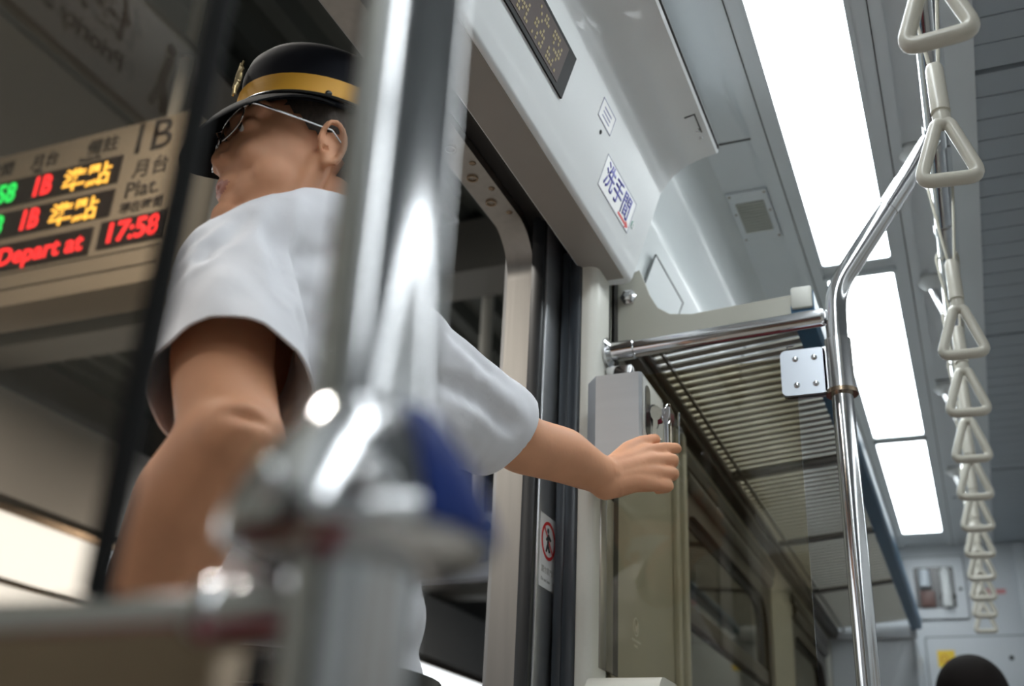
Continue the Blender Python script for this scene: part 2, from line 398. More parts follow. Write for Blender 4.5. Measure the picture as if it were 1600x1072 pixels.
# outer car body skin around the opening
b = B(); SK = mat('car_body_skin', (.45, .45, .45), .35, .6)
box(b, -.725, -.712, 1.614, YF, -.3, z(1.2)); box(b, -.725, -.712, YN, .246, -.3, z(1.2)); box(b, -.725, -.712, .246, 1.614, z(1.046), z(1.2)); struct('wall_left_outer', b, SK)
b = B(); box(b, -.712, -.66, 1.616, 1.66, 0, z(1.2)); box(b, -.712, -.66, .20, .243, 0, z(1.2)); box(b, -.712, -.62, .20, 1.66, z(1.049), z(1.2)); box(b, -.62, -.575, .20, 1.66, z(1.02), z(1.2)); struct('wall_left_cavity', b, DARK)
# rubbers in the pocket on the far side
b = B()
for x0, x1, y in ((-.659, -.6505, 1.595), (-.6495, -.641, 1.588)): box(b, x0, x1, y, 1.70, 0, z(1.04), .003)
struct('trim_11', b, RUB)
b = B(); box(b, -.606, -.589, 1.600, 1.70, 0, z(.99), .004); box(b, -.5885, -.568, 1.592, 1.70, 0, z(.975), .006); struct('trim_12', b, RUB2)
# the leaf itself, standing a hand's breadth out of its pocket
b = box(B(), -.640, -.612, 1.545, 1.74, .01, z(1.035), .003); lf = struct('door_2', b, STEELB)
b = box(B(), -.6385, -.6135, 1.528, 1.546, .01, z(1.03), .006); obj('leaf_rubber', b, RUB, lf)
# near pocket
b = B(); box(b, -.659, -.641, .20, .262, 0, z(1.04), .003); box(b, -.606, -.568, .20, .262, 0, z(.975), .004); struct('trim_13', b, RUB)
struct('door_3', box(B(), -.640, -.612, .13, .30, .01, z(1.035), .003), STEELB)
# cream jambs, rounded
def jamb(y0, y1, yc):
    pts = [(-.567, y0), (-.567, y1), (XW + .004, y1), (XW + .004, y0)]
    s = 1 if yc == y0 else -1; r = .018; c = (XW - r, yc + s * r)
    arc = [(c[0] + r * math.cos(t), c[1] - s * r * math.sin(t)) for t in [math.pi / 2 * k / 6 for k in range(7)]]
    yo = y1 if s == 1 else y0
    poly = [(-.567, yo), (c[0] + r, yo)] + arc + [(-.567, yc)]
    return prism(B(), poly, 0, z(.9535), 'z')
struct('trim_14', jamb(1.60, 1.672, 1.60), CREAM); struct('trim_15', jamb(.178, .25, .25), CREAM)
# steel channel with a black gap between the jamb and the beige pillar
b = box(B(), -.60, XW - .006, 1.672, 1.702, 0, z(.98)); struct('trim_16', b, DARK)
struct('trim_17', box(B(), XW - .004, XW + .0025, 1.634, 1.700, z(.262), z(.545), .001), STEEL); struct('trim_20', box(B(), XW - .004, XW + .0018, 1.700, 1.729, z(.262), z(.98)), DARK)

# ---- header (door engine cover) with its cove
def header_profile():
    pts = [(-0.5746, z(0.9544)), (-0.5065, z(0.9544)), (-0.5018, z(0.9568)), (-0.499, z(0.962))]
    pts += [(-0.4441, z(1.1321)), (-0.4408, z(1.1387)), (-0.4366, z(1.1434))]
    P0, P1, P2 = Vector((-0.4366, z(1.1434))), Vector((-0.4111, z(1.1926))), Vector((-0.3345, z(1.202)))
    for k in range(1, 11): t = k / 10; q = P0 * (1 - t) ** 2 + P1 * 2 * t * (1 - t) + P2 * t * t; pts.append((q.x, q.y))
    pts += [(-0.3307, z(1.2058)), (-0.3326, z(1.2115)), (-0.375, z(1.329)), (-0.5746, z(1.329))]
    return pts
b = prism(B(), header_profile(), .17, 1.6821)
hd = tag(obj('door_header_cover', b, mat('glossy_white_panel', (.76, .78, .79), .28, noise=((3, 3, 3), .03), coat=.4)), 'long white cover panel above the open door carrying the display and stickers', 'panel')
hp = hd
# soffit skin, browner, under the header
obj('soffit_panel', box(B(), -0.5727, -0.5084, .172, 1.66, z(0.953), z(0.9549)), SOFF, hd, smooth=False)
# hinge line and latches at the lip
b = B(); tube(b, [(-0.3298, .172, z(1.2105)), (-0.3298, 1.6774, z(1.2105))], .0022, 6); obj('lip_gap', b, DARK, hd)
b = B()
def cove_pt(t, y, off=.0008):
    P0, P1, P2 = Vector((-0.4366, z(1.1434))), Vector((-0.4111, z(1.1926))), Vector((-0.3345, z(1.202)))
    q = P0 * (1 - t) ** 2 + P1 * 2 * t * (1 - t) + P2 * t * t; d = (P1 - P0) * (1 - t) + (P2 - P1) * t; n = Vector((d.y, -d.x)).normalized(); q = q + n * off
    return Vector((q.x, y, q.y))
for y0 in (1.0773, 1.5498): obj('latch_slot', tube(B(), [cove_pt(.80, y0), cove_pt(.93, y0), cove_pt(.93, y0 + .055)], .0013, 6), DARK, hd)
for y0 in (1.597, 1.6207): obj('latch_screw', dome(B(), cove_pt(.9, y0), .0045, (.2, 0, -1)), CHROMER, hd)
FA = Vector((-0.499, 0, z(0.962))); FB = Vector((-0.4441, 0, z(1.1321))); FU = (FB - FA).normalized(); FN = Vector((FU.z, 0, -FU.x)); FY = Vector((0, 1, 0))
def face(y, zr, off=0.):                     # point on the sloping header face at height zr
    t = (z(zr) - FA.z) / (FB.z - FA.z); q = FA.lerp(FB, t) + FN * off; q.y = y; return q
def face_plate(bm, y0, y1, z0, z1, o0, o1, r=0):
    A = [bm.verts.new(face(y, zz, o0)) for y, zz in ((y0, z0), (y1, z0), (y1, z1), (y0, z1))]
    C = [bm.verts.new(face(y, zz, o1)) for y, zz in ((y0, z0), (y1, z0), (y1, z1), (y0, z1))]
    bm.faces.new(A[::-1]); bm.faces.new(C)
    for k in range(4): bm.faces.new((A[k], A[(k + 1) % 4], C[(k + 1) % 4], C[k]))
    return bm
d = thing('led_display', 'black framed dot matrix display set in the white header over the door', 'display', tuple(face(1.1, 1.0301)))
obj('display_bezel', face_plate(B(), 0.7749, 1.2285, 1.0301, 1.1, 0, .003), mat('matt_black', (.008,.008,.008), .6, spec=.2), d, smooth=False)
obj('display_screen', face_plate(B(), 0.7938, 1.1983, 1.0376, 1.0943, .003, .0036), mat('dull_matrix', (.075, .055, .05), .6, spec=.2), d, smooth=False)
b = B()
DM = mat('dim_amber_dots', (.20, .15, .05), .5, emis=(.5, .33, .06), estr=.06)
rr = random.Random(3)
for k in range(7):                            # scrolling characters, too faint to read
    yy = 0.8127 + k * .055
    for i in range(6):
        for j in range(7):
            if rr.random() < .5: face_plate(b, yy + i * .0068, yy + i * .0068 + .0046, 1.0423 + j * .0068, 1.0468 + j * .0068, .0036, .0040)
obj('display_dots', b, DM, d, smooth=False)
# stickers and a screw on the header
def outline(bm, y0, y1, z0, z1, wd, o):
    for a in ((y0, y1, z0, z0 + wd), (y0, y1, z1 - wd, z1), (y0, y0 + wd, z0, z1), (y1 - wd, y1, z0, z1)): face_plate(bm, *a, o, o + .0003)
s = thing('sticker', 'small square sticker outlined in blue on the white header, nearer the display', 'sticker', tuple(face(1.3797, 1.0896)))
obj('sticker_sheet', face_plate(B(), 1.3532, 1.4156, 1.0867, 1.1189, .0, .0006), WST, s, smooth=False)
b = B(); outline(b, 1.3532, 1.4156, 1.0867, 1.1189, .0012, .0006)
for k in range(3):                            # faint lines of print
    face_plate(b, 1.3665, 1.4005, 1.0943 + k * .007, 1.0967 + k * .007, .0006, .0009)
obj('sticker_print', b, mat('faint_blue_print', (.28, .29, .45), .5), s, smooth=False)
s = thing('sticker', 'larger restroom sticker in blue characters with a red arrow on the white header', 'sticker', tuple(face(1.6, 1.0111)))
obj('sticker_sheet', face_plate(B(), 1.4317, 1.597, 1.0074, 1.0641, .0, .0006), WST, s, smooth=False)
b = B(); outline(b, 1.4317, 1.597, 1.0074, 1.0641, .0012, .0006); obj('sticker_border', b, mat('grey_blue_print', (.25, .26, .36), .5), s, smooth=False)
b = B(); text_bm(b, '洗手間', .046, face(1.444, 1.0234, .0006), FY, FU, .0004, .0006); obj('sticker_characters', b, BLUEP, s, smooth=False)
b = B(); face_plate(b, 1.5356, 1.58, 1.0126, 1.0173, .0006, .001)
A = [b.verts.new(face(y, zz, .001)) for y, zz in ((1.5763, 1.0078), (1.5763, 1.022), (1.5923, 1.0149))]; b.faces.new(A); obj('sticker_arrow', b, RED, s, smooth=False)
s = thing('sticker', 'tiny round green mark beside the restroom sticker', 'sticker', tuple(face(1.6065, 1.0395)))
b = B(); dome(b, face(1.6093, 1.0301, 0), .0075, FN, .05); obj('sticker_disc', b, GREENP, s)
b = B(); text_bm(b, '♿', .011, face(1.6051, 1.0267, .0004), FY, FU, .0003); obj('sticker_print', b, WST, s)
b = B(); dome(b, face(1.3816, 1.0726, 0), .004, FN, .6); tag(obj('screw', b, BLACK), 'small black screw below the square sticker on the header', 'screw')

# ================================================================== CEILING LIGHTS
def lamp(y0, y1, x0=-.228, x1=-.072, label=None, group=None):
    t = thing('ceiling_light', label, 'light', ((x0 + x1) / 2, (y0 + y1) / 2, z(CE)), group)
    i = rrect(x0, x1, y0, y1, .008, 3); o = rrect(x0 - .009, x1 + .009, y0 - .012, y1 + .012, .01, 3)
    obj('lamp_frame', ring_prism(B(), o, i, z(CE) - .012, z(CE) - .0005, 'z'), CEIL, t)
    obj('lamp_cover', prism(B(), rrect(x0 + .001, x1 - .001, y0 + .001, y1 - .001, .008, 3), z(CE) - .009, z(CE) - .001, 'z'), TUBE, t, smooth=False)
lamp(1.226, 2.386, label='largest, nearest glowing ceiling light panel, at the top of the photo')
lamp(2.465, 3.626, label='middle glowing ceiling light panel, just beyond the curved pole')
lamp(3.692, 4.848, label='farthest glowing ceiling light panel, next to the end wall')
for y in (.0, -1.235, -2.47): lamp(y, y + 1.16, label='glowing ceiling light panel behind the camera', group='ceiling lights behind the camera')
for k, y in enumerate((-2.47, -1.235, 0, 1.226, 2.465, 3.69)): lamp(y, y + 1.16, 1.732, 1.888, 'glowing ceiling light panel of the right-hand row', 'ceiling lights of the right-hand row')
# ceiling vent
t = thing('ceiling_vent', 'small square grey vent grille in the ceiling above the luggage rack', 'vent', (-.345, 2.13, z(CE)))
obj('vent_plate', box(B(), -.385, -.297, 2.015, 2.225, z(CE) - .006, z(CE) - .0005, .002), CEIL, t)
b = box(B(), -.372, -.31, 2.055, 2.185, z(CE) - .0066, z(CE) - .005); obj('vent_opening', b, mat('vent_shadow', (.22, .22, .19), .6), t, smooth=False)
b = B()
for k in range(11): box(b, -.372, -.31, 2.058 + k * .0118, 2.064 + k * .0118, z(CE) - .009, z(CE) - .0066)
obj('vent_slat', b, mat('vent_slat_grey', (.42, .43, .39), .5), t, smooth=False)
for x in (-.379, -.303):
    for y in (2.025, 2.215, 2.10): obj('vent_screw', dome(B(), (x, y, z(CE) - .006), .003, (0, 0, -1)), STEELD, t)

# ================================================================== POLES, RAIL, PARTITIONS
PX, PR = -.146, .0170
def pole(y, label):
    t = thing('grab_pole', label, 'pole', (PX, y, 0))
    p = round_path([(PX, y, .02), (PX, y, z(.80)), (PX + .004, y, z(.87)), (.0, y, z(1.075)), (.038, y, z(1.135))], .09, 8)
    obj('pole_tube', tube(B(), p, PR, 32), CHROME, t)
    obj('pole_foot', lathe(B(), [(.045, 0), (.045, .006), (.02, .014), (.018, .03)], (PX, y, 0)), CHROMER, t)
    q = Vector((-.045, y, z(1.01))); dd = (Vector((0, y, z(1.075))) - Vector((PX + .004, y, z(.87)))).normalized()
    obj('pole_sleeve', tube(B(), [q, q + dd * .055], PR + .0012, 28), CHROME, t)
    return t
p1 = pole(1.66, 'slim polished steel pole that bends over toward the strap rail, by the far glass')
p0 = pole(.240, 'thick blurred polished steel pole in the foreground in front of the conductor')
RX, RZ = .045, z(1.145)
t = thing('overhead_rail', 'long polished ceiling rail that the row of cream hand straps hangs from', 'rail', (RX, 1, RZ))
obj('rail_tube', tube(B(), [(RX, YN + .3, RZ), (RX, 4.62, RZ)], .0165, 24), CHROME, t)
for y in (.55, 1.98, 2.55, 3.25, 4.05):
    p = round_path([(RX, y, RZ), (RX - .005, y, RZ + .07), (RX - .04, y, z(CE) - .006)], .04, 5)
    k = obj('rail_bracket', tube(B(), p, .010, 14), CHROMER, t)
    obj('bracket_collar', tube(B(), [(RX, y - .016, RZ), (RX, y + .016, RZ)], .0195, 20), CHROMER, k)
    obj('bracket_cap', lathe(B(), [(.034, 0), (.034, -.006), (.022, -.018), (.012, -.03)], (RX - .036, y, z(CE) - .001)), WHITE, k)
for y in (.24, 1.66): obj('pole_joint', tube(B(), [(RX, y - .03, RZ), (RX, y + .03, RZ)], .0205, 24), CHROMER, t)

# near and far partition: glass, plate, rails
def partition(y, near):
    nm = 'near' if near else 'far'
    gx0, gx1 = -.536, (-.229 if near else -.215)
    # horizontal rail at the top
    if not near:
        t = thing('grab_rail', 'polished horizontal rail between the cream jamb and the curved pole', 'rail', (-.35, y, z(.80)))
        obj('rail_tube', tube(B(), [(-.528, y, z(.806)), (-.168, y, z(.822))], .0150, 24), CHROME, t)
        obj('rail_cap', lathe(B(), [(.0150, 0), (.0142, .004), (.010, .006)], (-.168, y, z(.822)), (1, 0, .045)), CHROMER, t)
        k = obj('wall_flange', lathe(B(), [(.028, 0), (.028, .004), (.022, .008), (.0175, .012), (.0175, .05), (.0155, .052)], (-.5395, y, z(.806)), (1, 0, .04)), CHROME, t)
        for a in (60, 180, 300): obj('flange_screw', dome(B(), (-.5315, y + .022 * math.cos(math.radians(a)), z(.806) + .022 * math.sin(math.radians(a))), .004, (1, 0, 0)), CHROME, k)
        b = box(B(), -.537, -.49, y - .012, y + .012, z(.755), z(.775), .003); obj('rail_stay', b, CHROME, t)
    # glass pane
    zt = z(.755) if not near else z(.80)
    pane = rrect(gx0, gx1, z(.0595), zt, .012, 4)
    t = thing('glass_partition', 'tinted glass screen beside the far curved pole under the luggage rack' if not near else 'tinted glass screen in the near left foreground with a dark edge', 'glass screen', ((gx0 + gx1) / 2, y, z(.047)))
    obj('glass_pane', prism(B(), pane, y - .003, y + .003), GLASS2 if not near else GLASS, t, smooth=False)
    if near:
        obj('edge_seal', box(B(), gx1 - .0036, gx1 + .0020, y - .0050, y + .0050, z(.0595), zt, .002), mat('matt_black', (.008, .008, .008), .6, spec=.2), t)
    obj('lower_panel', prism(B(), rrect(-.536, -.180, .10, z(.0485), .004, 4), y - .006, y + .006), STEELD if near else STEEL, t)
    # clamp plate on the pole
    if not near:
        c = thing('glass_bracket', 'flat steel bracket plate with four rivets clamping the glass to the curved pole', 'bracket', (-.19, y, z(.69)))
        zb, zh = z(.685), z(.765)
        pl = rrect(-.238, -.166, zb, zh, .009, 4)
        obj('bracket_plate', prism(B(), pl, y - .010, y - .004), ZINC, c)
        obj('back_plate', prism(B(), pl, y + .004, y + .009), ZINC, c)
        for x in (-.214, -.184):
            for zz in (zb + .017, zh - .017):
                obj('rivet', dome(B(), (x, y - .010, zz), .0052, (0, -1, 0), .55), CHROME, c)
        b = tube(B(), [(PX, y, zb + .001), (PX, y, zh + .012)], PR + .004, 28); box(b, -.170, PX, y - .010, y - .004, zb, zh); box(b, -.170, PX, y + .004, y + .009, zb, zh); obj('bracket_clamp', b, CHROMER, c)
        b = tube(B(), [(PX, y, zb - .004), (PX, y, zb + .003)], PR + .008, 28); obj('clamp_ring', b, STEELD, c)
        b = tube(B(), [(-.226, y - .006, zh - .002), (-.226, y - .006, zh + .009), (-.216, y - .006, zh + .009)], .0018, 8); obj('hook', b, CHROMER, c)
    # low panel and rail
    t = thing('grab_rail', 'low horizontal steel rail under the %s glass screen' % nm, 'rail', (-.35, y, z(.04)))
    obj('rail_tube', tube(B(), [(-.539, y, z(.0535)), (-.17, y, z(.0535))], .0065 if near else .0125, 20), CHROMER, t)
    return
partition(1.66, False); partition(.240, True)
# polished joint on the foreground pole with its blue cap
t = p0
obj('clamp_body', lathe(B(), [(.0178, .105), (.020, .103), (.0285, .091), (.0335, .080), (.0358, .072), (.0350, .068), (.030, .065), (.0178, .064)][::-1], (PX, .24, z(0)), seg=40), CHROME, t)
b = lathe(B(), [(.0190, .1055), (.0212, .1035), (.0300, .0915), (.0350, .0805), (.0374, .072), (.0374, .0700)][::-1], (PX, .24, z(0)), seg=64)
dl = [v for v in b.verts if not (-.62 < math.atan2(v.co.y - .24, v.co.x - PX) < .62)]
bmesh.ops.delete(b, geom=dl, context='VERTS'); obj('clamp_cap', b, BLUED, t)
b = tube(B(), [(-.186, .24, z(.0535)), (-.160, .24, z(.0535))], .0095, 24); ball(b, (-.186, .24, z(.0535)), .0105, sub=3); obj('clamp_socket', b, CHROME, t)
for a in (-100, -55): 
    q = Vector((PX + .0345 * math.cos(math.radians(a)), .24 + .0345 * math.sin(math.radians(a)), z(.078))); obj('clamp_screw', dome(B(), q, .005, (math.cos(math.radians(a)), math.sin(math.radians(a)), 0)), CHROME, t)

# ================================================================== HAND STRAPS
def strap_master():
    t = thing('hand_strap', 'x', 'hand strap', (RX, 0, z(.795)))
    r = .0088; zb = z(.795) + r; hw = .0455; H = .104
    c = [Vector((RX - hw + r, 0, zb)), Vector((RX + hw - r, 0, zb)), Vector((RX + .008, 0, zb + H - 2 * r)), Vector((RX - .008, 0, zb + H - 2 * r))]
    loop = []
    for i in range(4):
        p, a, q = c[i], c[i - 1], c[(i + 1) % 4]; d = .016 if i < 2 else .007
        A = p + (a - p).normalized() * d; C = p + (q - p).normalized() * d
        for k in range(7): s = k / 6; loop.append(A * (1 - s) ** 2 + p * 2 * s * (1 - s) + C * s * s)
    b = tube(B(), loop, r, 16, closed=True)
    for v in b.verts: v.co.y *= 1.25
    obj('handle', b, STRAP, t)
    b = lathe(B(), [(.0105, .094), (.0118, .10), (.0118, .108), (.0095, .110), (.0095, .113), (.0125, .114), (.0118, .184), (.0100, .190)], (RX, 0, z(.795)), seg=20); obj('sleeve', b, STRAP, t)
    zs = z(.795) + .186; pts = [Vector((RX - .005, 0, zs)), Vector((RX - .0205, .001, RZ - .01))]
    for k in range(9): a = math.pi - math.pi * k / 8; pts.append(Vector((RX + .0205 * math.cos(a), 0, RZ + .0205 * math.sin(a))))
    pts += [Vector((RX + .0205, -.001, RZ - .01)), Vector((RX + .005, 0, zs))]
    obj('cord', tube(B(), pts, .0026, 10), CORD, t); return t
order = ['topmost and nearest cream hand strap, partly cut off by the top of the photo', 'second cream hand strap from the top, its handle beside the pole joint', 'third cream hand strap from the top, after the gap at the pole joint', 'fourth cream hand strap from the top of the row', 'fifth cream hand strap from the top of the row', 'sixth cream hand strap from the top of the row', 'seventh cream hand strap from the top of the row', 'eighth cream hand strap from the top, beside the end wall hatch', 'ninth cream hand strap from the top, in front of red print on the end wall', 'tenth cream hand strap from the top, small against the end wall', 'second to last cream hand strap, small against the end wall', 'farthest cream hand strap, lowest of the row in the photo']
S0 = strap_master(); rs = random.Random(5)
for n, k in enumerate((0, 1, 3, 4, 5, 6, 7, 8, 9, 10, 11, 12)):
    s = S0 if n == 0 else copy_tree(S0)
    s.location.y = .995 + .279 * k; s['label'] = order[n]; s['group'] = 'cream hand straps on the overhead rail'; s['category'] = 'hand strap'
    s.rotation_euler.z = rs.uniform(-.12, .12) if n > 1 else (-.10, .10)[n]

# ================================================================== LUGGAGE RACK
t = thing('luggage_rack', 'long slatted luggage rack with a blue front edge along the left wall', 'luggage rack', (-.37, 3.1, z(.85)))
RY0, RY1 = 1.735, 4.585
def rz(x): return z(.868 + (x + .52) * .10)
# near gusset plate
pts = [(-.5395, .985), (-.497, 1.0), (-.488, .975), (-.478, .945), (-.462, .915), (-.440, .899), (-.40, .893), (-.207, .905), (-.198, .90), (-.196, .868), (-.24, .862), (-.40, .850), (-.46, .846), (-.49, .838), (-.515, .825), (-.5395, .822)]
obj('end_plate', prism(B(), [(a, z(c)) for a, c in pts], RY0 - .014, RY0), BEIGE, t)
b = lathe(B(), [(.016, 0), (.016, .004), (.010, .007), (.010, .010), (.006, .013)], (-.5175, RY0 - .014, z(.945)), (0, -1, 0), 6); k = obj('end_plate_bolt', b, CHROMER, t)
# blue front edge
pr = [(-.224, z(.862)), (-.190, z(.862)), (-.184, z(.869)), (-.184, z(.905)), (-.189, z(.913)), (-.205, z(.913)), (-.224, z(.880))]
obj('front_edge', prism(B(), pr, RY0 - .016, RY1), BLUE, t)
obj('edge_cap', box(B(), -.222, -.186, RY0 - .024, RY0 - .0145, z(.872), z(.914), .004), mat('pale_cap', (.62, .62, .57), .4), t)
obj('back_beam', box(B(), -.5385, -.500, RY0, RY1, z(.853), z(.875), .003), BROWN, t)
for x in (-.480,): obj('support_bar', box(B(), x - .003, x + .003, RY0, RY1, rz(x) - .010, rz(x) - .002), BROWN, t)
for y in (2.55, 3.2, 3.85):
    b = B(); pts = []
    for x in (-.51, -.212): pts.append((x, rz(x) - .012)); 
    prism(b, [(-.51, rz(-.51) - .013), (-.223, rz(-.223) - .013), (-.223, rz(-.223) - .001), (-.51, rz(-.51) - .001)], y, y + .022); obj('cross_bar', b, BROWN, t, smooth=False)
ns = 82; pitch = (RY1 - RY0 - .02) / ns
for i in range(ns):
    y = RY0 + .012 + i * pitch; b = B()
    prism(b, [(-.505, rz(-.505)), (-.223, rz(-.223)), (-.223, rz(-.223) + .004), (-.505, rz(-.505) + .004)], y, y + pitch * .56); obj('slat', b, SLAT, t, smooth=False)

# ================================================================== DOOR CONTROL PANEL and keys
t = thing('door_control_panel', 'angled grey steel door control box with a red button on the pillar', 'control panel', (-.48, 1.57, z(.50)))
ZB, ZT = z(.548), z(.700)
pl = [(-.5345, 1.662), (-.528, 1.560), (-.510, 1.520), (-.441, 1.520), (-.437, 1.524), (-.437, 1.640), (-.441, 1.645), (-.5345, 1.645)]
pl = [(-.5345, 1.652), (-.5345, 1.548), (-.512, 1.520), (-.441, 1.520), (-.437, 1.524), (-.437, 1.648), (-.441, 1.652)]
obj('box_body', prism(B(), pl, ZB, ZT, 'z'), STEELB, t, smooth=False)
obj('side_plate', box(B(), -.4372, -.4345, 1.527, 1.645, ZB + .006, ZT - .006, .001), mat('pale_plate', (.55, .55, .52), .4), t)
b = prism(B(), rrect(1.535, 1.562, z(.60), z(.685), .012, 5), -.4348, -.4335, 'x'); obj('switch_slot', b, BLACK, t, smooth=False)
obj('red_button', lathe(B(), [(.014, 0), (.014, .006), (.0125, .013), (.006, .018), (.001, .019)], (-.4345, 1.582, z(.645)), (1, 0, 0)), REDB, t)
obj('button_guard', lathe(B(), [(.020, 0), (.020, .004), (.0165, .006)], (-.4345, 1.582, z(.645)), (1, 0, 0)), BLACK, t)
b = B()
for k in range(3): dome(b, (-.4345, 1.548 + k * .014, z(.588)), .0045, (1, 0, 0), .8)
obj('indicator_stud', b, CHROME, t)
obj('key_switch', lathe(B(), [(.012, 0), (.012, .008), (.008, .012)], (-.4345, 1.590, z(.600)), (1, 0, 0)), CHROME, t)
# bunch of keys held by the fingers
t = thing('key_bunch', 'small bunch of silver keys held in the conductor\'s right hand at the control box', 'keys', (-.405, 1.515, z(.58)))
ring = [Vector((-.400 + .003 * math.sin(a), 1.541 + .016 * math.cos(a), z(.630) + .016 * math.sin(a))) for a in [2 * math.pi * k / 20 for k in range(20)]]
obj('key_ring', tube(B(), ring, .0012, 8, closed=True), CHROME, t)
KEYM = mat('worn_key_steel', (.60, .56, .48), .25, 1.)
for k, (dx, dy, sw, mt) in enumerate(((-.012, -.020, .10, KEYM), (-.004, -.008, -.06, CHROME), (.003, .004, .05, KEYM), (.010, .015, -.12, CHROME), (.0, -.014, .0, STEELB))):
    b = B(); top = Vector((-.398 + dx * 1.2, 1.540 + dy, z(.634))); L = .058
    prism(b, [(-.008, 0), (-.0095, -.008), (-.007, -.017), (-.0032, -.020), (-.0032, -L), (.0, -L - .004), (.0025, -L), (.0025, -.042), (.0045, -.039), (.0025, -.036), (.0045, -.031), (.0032, -.020), (.007, -.017), (.0095, -.008), (.008, 0), (0, .004)], -.001, .001)
    M = Matrix.Translation(top) @ Matrix.Rotation(math.radians(35 + 25 * k), 4, 'Z') @ Matrix.Rotation(sw, 4, 'Y')
    bmesh.ops.transform(b, matrix=M, verts=b.verts[:]); obj('key', b, mt, t)

# stickers low down
t = thing('warning_sticker', 'white do-not-lean sticker with a red ring on the retracted steel door leaf', 'sticker', (-.6115, 1.58, z(.40)))
obj('sticker_sheet', box(B(), -.6118, -.6112, 1.552, 1.624, z(.375), z(.492)), WST, t, smooth=False)
cc = (1.588, z(.452))
o_ = [(cc[0] + .031 * math.cos(a), cc[1] + .031 * math.sin(a)) for a in [2 * math.pi * k / 32 for k in range(32)]]; i_ = [(cc[0] + .026 * math.cos(a), cc[1] + .026 * math.sin(a)) for a in [2 * math.pi * k / 32 for k in range(32)]]
b = ring_prism(B(), o_, i_, -.6112, -.6107, 'x')
A = [b.verts.new((-.6107, cc[0] + .027 * math.cos(math.radians(a)), cc[1] + .027 * math.sin(math.radians(a)))) for a in (130, 140, 310, 320)]; b.faces.new(A)
obj('red_ring', b, RED, t, smooth=False)
b = B(); ball(b, (-.6112, cc[0] - .002, cc[1] + .016), (.0006, .0045, .005), sub=2)
for p, q in (((-.002, .010), (-.004, -.006)), ((-.004, -.006), (-.010, -.019)), ((-.004, -.006), (.004, -.018)), ((-.002, .008), (.008, .002)), ((-.002, .008), (-.010, .0))):
    tube(b, [(-.6110, cc[0] + p[0], cc[1] + p[1]), (-.6110, cc[0] + q[0], cc[1] + q[1])], .002, 6)
obj('figure', b, BLACKP, t)
b = B(); text_bm(b, '請勿靠門', .012, (-.6112, 1.560, z(.399)), (0, 1, 0), (0, 0, 1), .0004); text_bm(b, 'Do not lean', .008, (-.6112, 1.560, z(.385)), (0, 1, 0), (0, 0, 1), .0004); obj('caption', b, GREYP, t, smooth=False)
t = thing('pillar_mark', 'faint pale round emblem with small lettering on the beige pillar', 'emblem', (XW, 1.84, z(.33)))
b = ring_prism(B(), [(1.838 + .016 * math.cos(a), z(.362) + .016 * math.sin(a)) for a in [2 * math.pi * k / 28 for k in range(28)]], [(1.838 + .0135 * math.cos(a), z(.362) + .0135 * math.sin(a)) for a in [2 * math.pi * k / 28 for k in range(28)]], XW, XW + .0006, 'x')
PALE = mat('pale_print', (.80, .80, .78), .5)
for y0, z0, y1, z1 in ((1.829, .372, 1.835, .352), (1.835, .352, 1.838, .364), (1.838, .364, 1.841, .352), (1.841, .352, 1.847, .372)): tube(b, [(XW + .0006, y0, z(z0)), (XW + .0006, y1, z(z1))], .0011, 5)
for k, (w_, zz) in enumerate(((.05, .336), (.022, .327))): 
    q = 1.838 - w_ / 2
    while q < 1.838 + w_ / 2: box(b, XW, XW + .0006, q, q + .003, z(zz), z(zz) + .004); q += .0055
obj('emblem', b, PALE, t)
# white rounded seat end visible at the foot of the pillar
b = prism(B(), [(1.56, z(.02)), (1.56, z(.205))] + [(1.60 + .035 * (1 - math.cos(t)) if False else 1.56 + .03 * (1 - math.cos(t)), z(.205) + .035 * math.sin(t)) for t in [math.pi / 2 * k / 5 for k in range(1, 6)]] + [(1.66 + .05 * math.sin(t), z(.205) + .035 * math.cos(t)) for t in [math.pi / 2 * k / 6 for k in range(7)]] + [(1.71, z(.02))], -.538, -.425, 'x')
tag(obj('corner_cover', b, CREAM), 'pale rounded plastic cover at the foot of the beige pillar, bottom of the photo', 'cover')

# ================================================================== END WALL DETAILS
yE = YF - .001
t = thing('wall_cabinet', 'white framed cabinet with a dark glazed opening high on the end wall', 'cabinet', (-.11, yE, z(1.0)))
obj('cabinet_seam', ring_prism(B(), rrect(-.26, -.002, z(.995), z(1.275), .012, 4), rrect(-.256, -.006, z(.999), z(1.271), .010, 4), yE - .006, yE, 'y'), mat('seam_grey', (.16, .17, .19), .5), t)
obj('cabinet_door', prism(B(), rrect(-.255, -.007, z(1.0), z(1.27), .010, 4), yE - .012, yE), ENDW, t)
obj('cabinet_opening', prism(B(), rrect(-.215, -.050, z(1.045), z(1.225), .006, 4), yE - .0125, yE - .010), BLACK, t, smooth=False)
b = lathe(B(), [(.02, 0), (.022, .01), (.022, .15), (.014, .165), (.008, .17)], (-.085, yE - .026, z(1.048))); obj('white_cylinder', b, WHITE, t)
b = lathe(B(), [(.024, 0), (.025, .07), (.018, .075)], (-.170, yE - .028, z(1.135))); obj('round_canister', b, mat('canister_grey', (.5, .55, .6), .3), t)
b = box(B(), -.195, -.135, yE - .03, yE - .0125, z(1.05), z(1.12), .004); obj('brown_box', b, mat('dark_brown', (.12, .06, .05), .5), t)
b = box(B(), -.118, -.05, yE - .035, yE - .0125, z(1.092), z(1.099)); obj('holder_strap', b, BLACK, t)
obj('cabinet_latch', dome(B(), (-.028, yE - .012, z(1.125)), .008, (0, -1, 0)), BLACK, t)
t = thing('end_door', 'pale grey panel door outlined by a seam at the bottom of the end wall', 'door', (-.05, yE, 0))
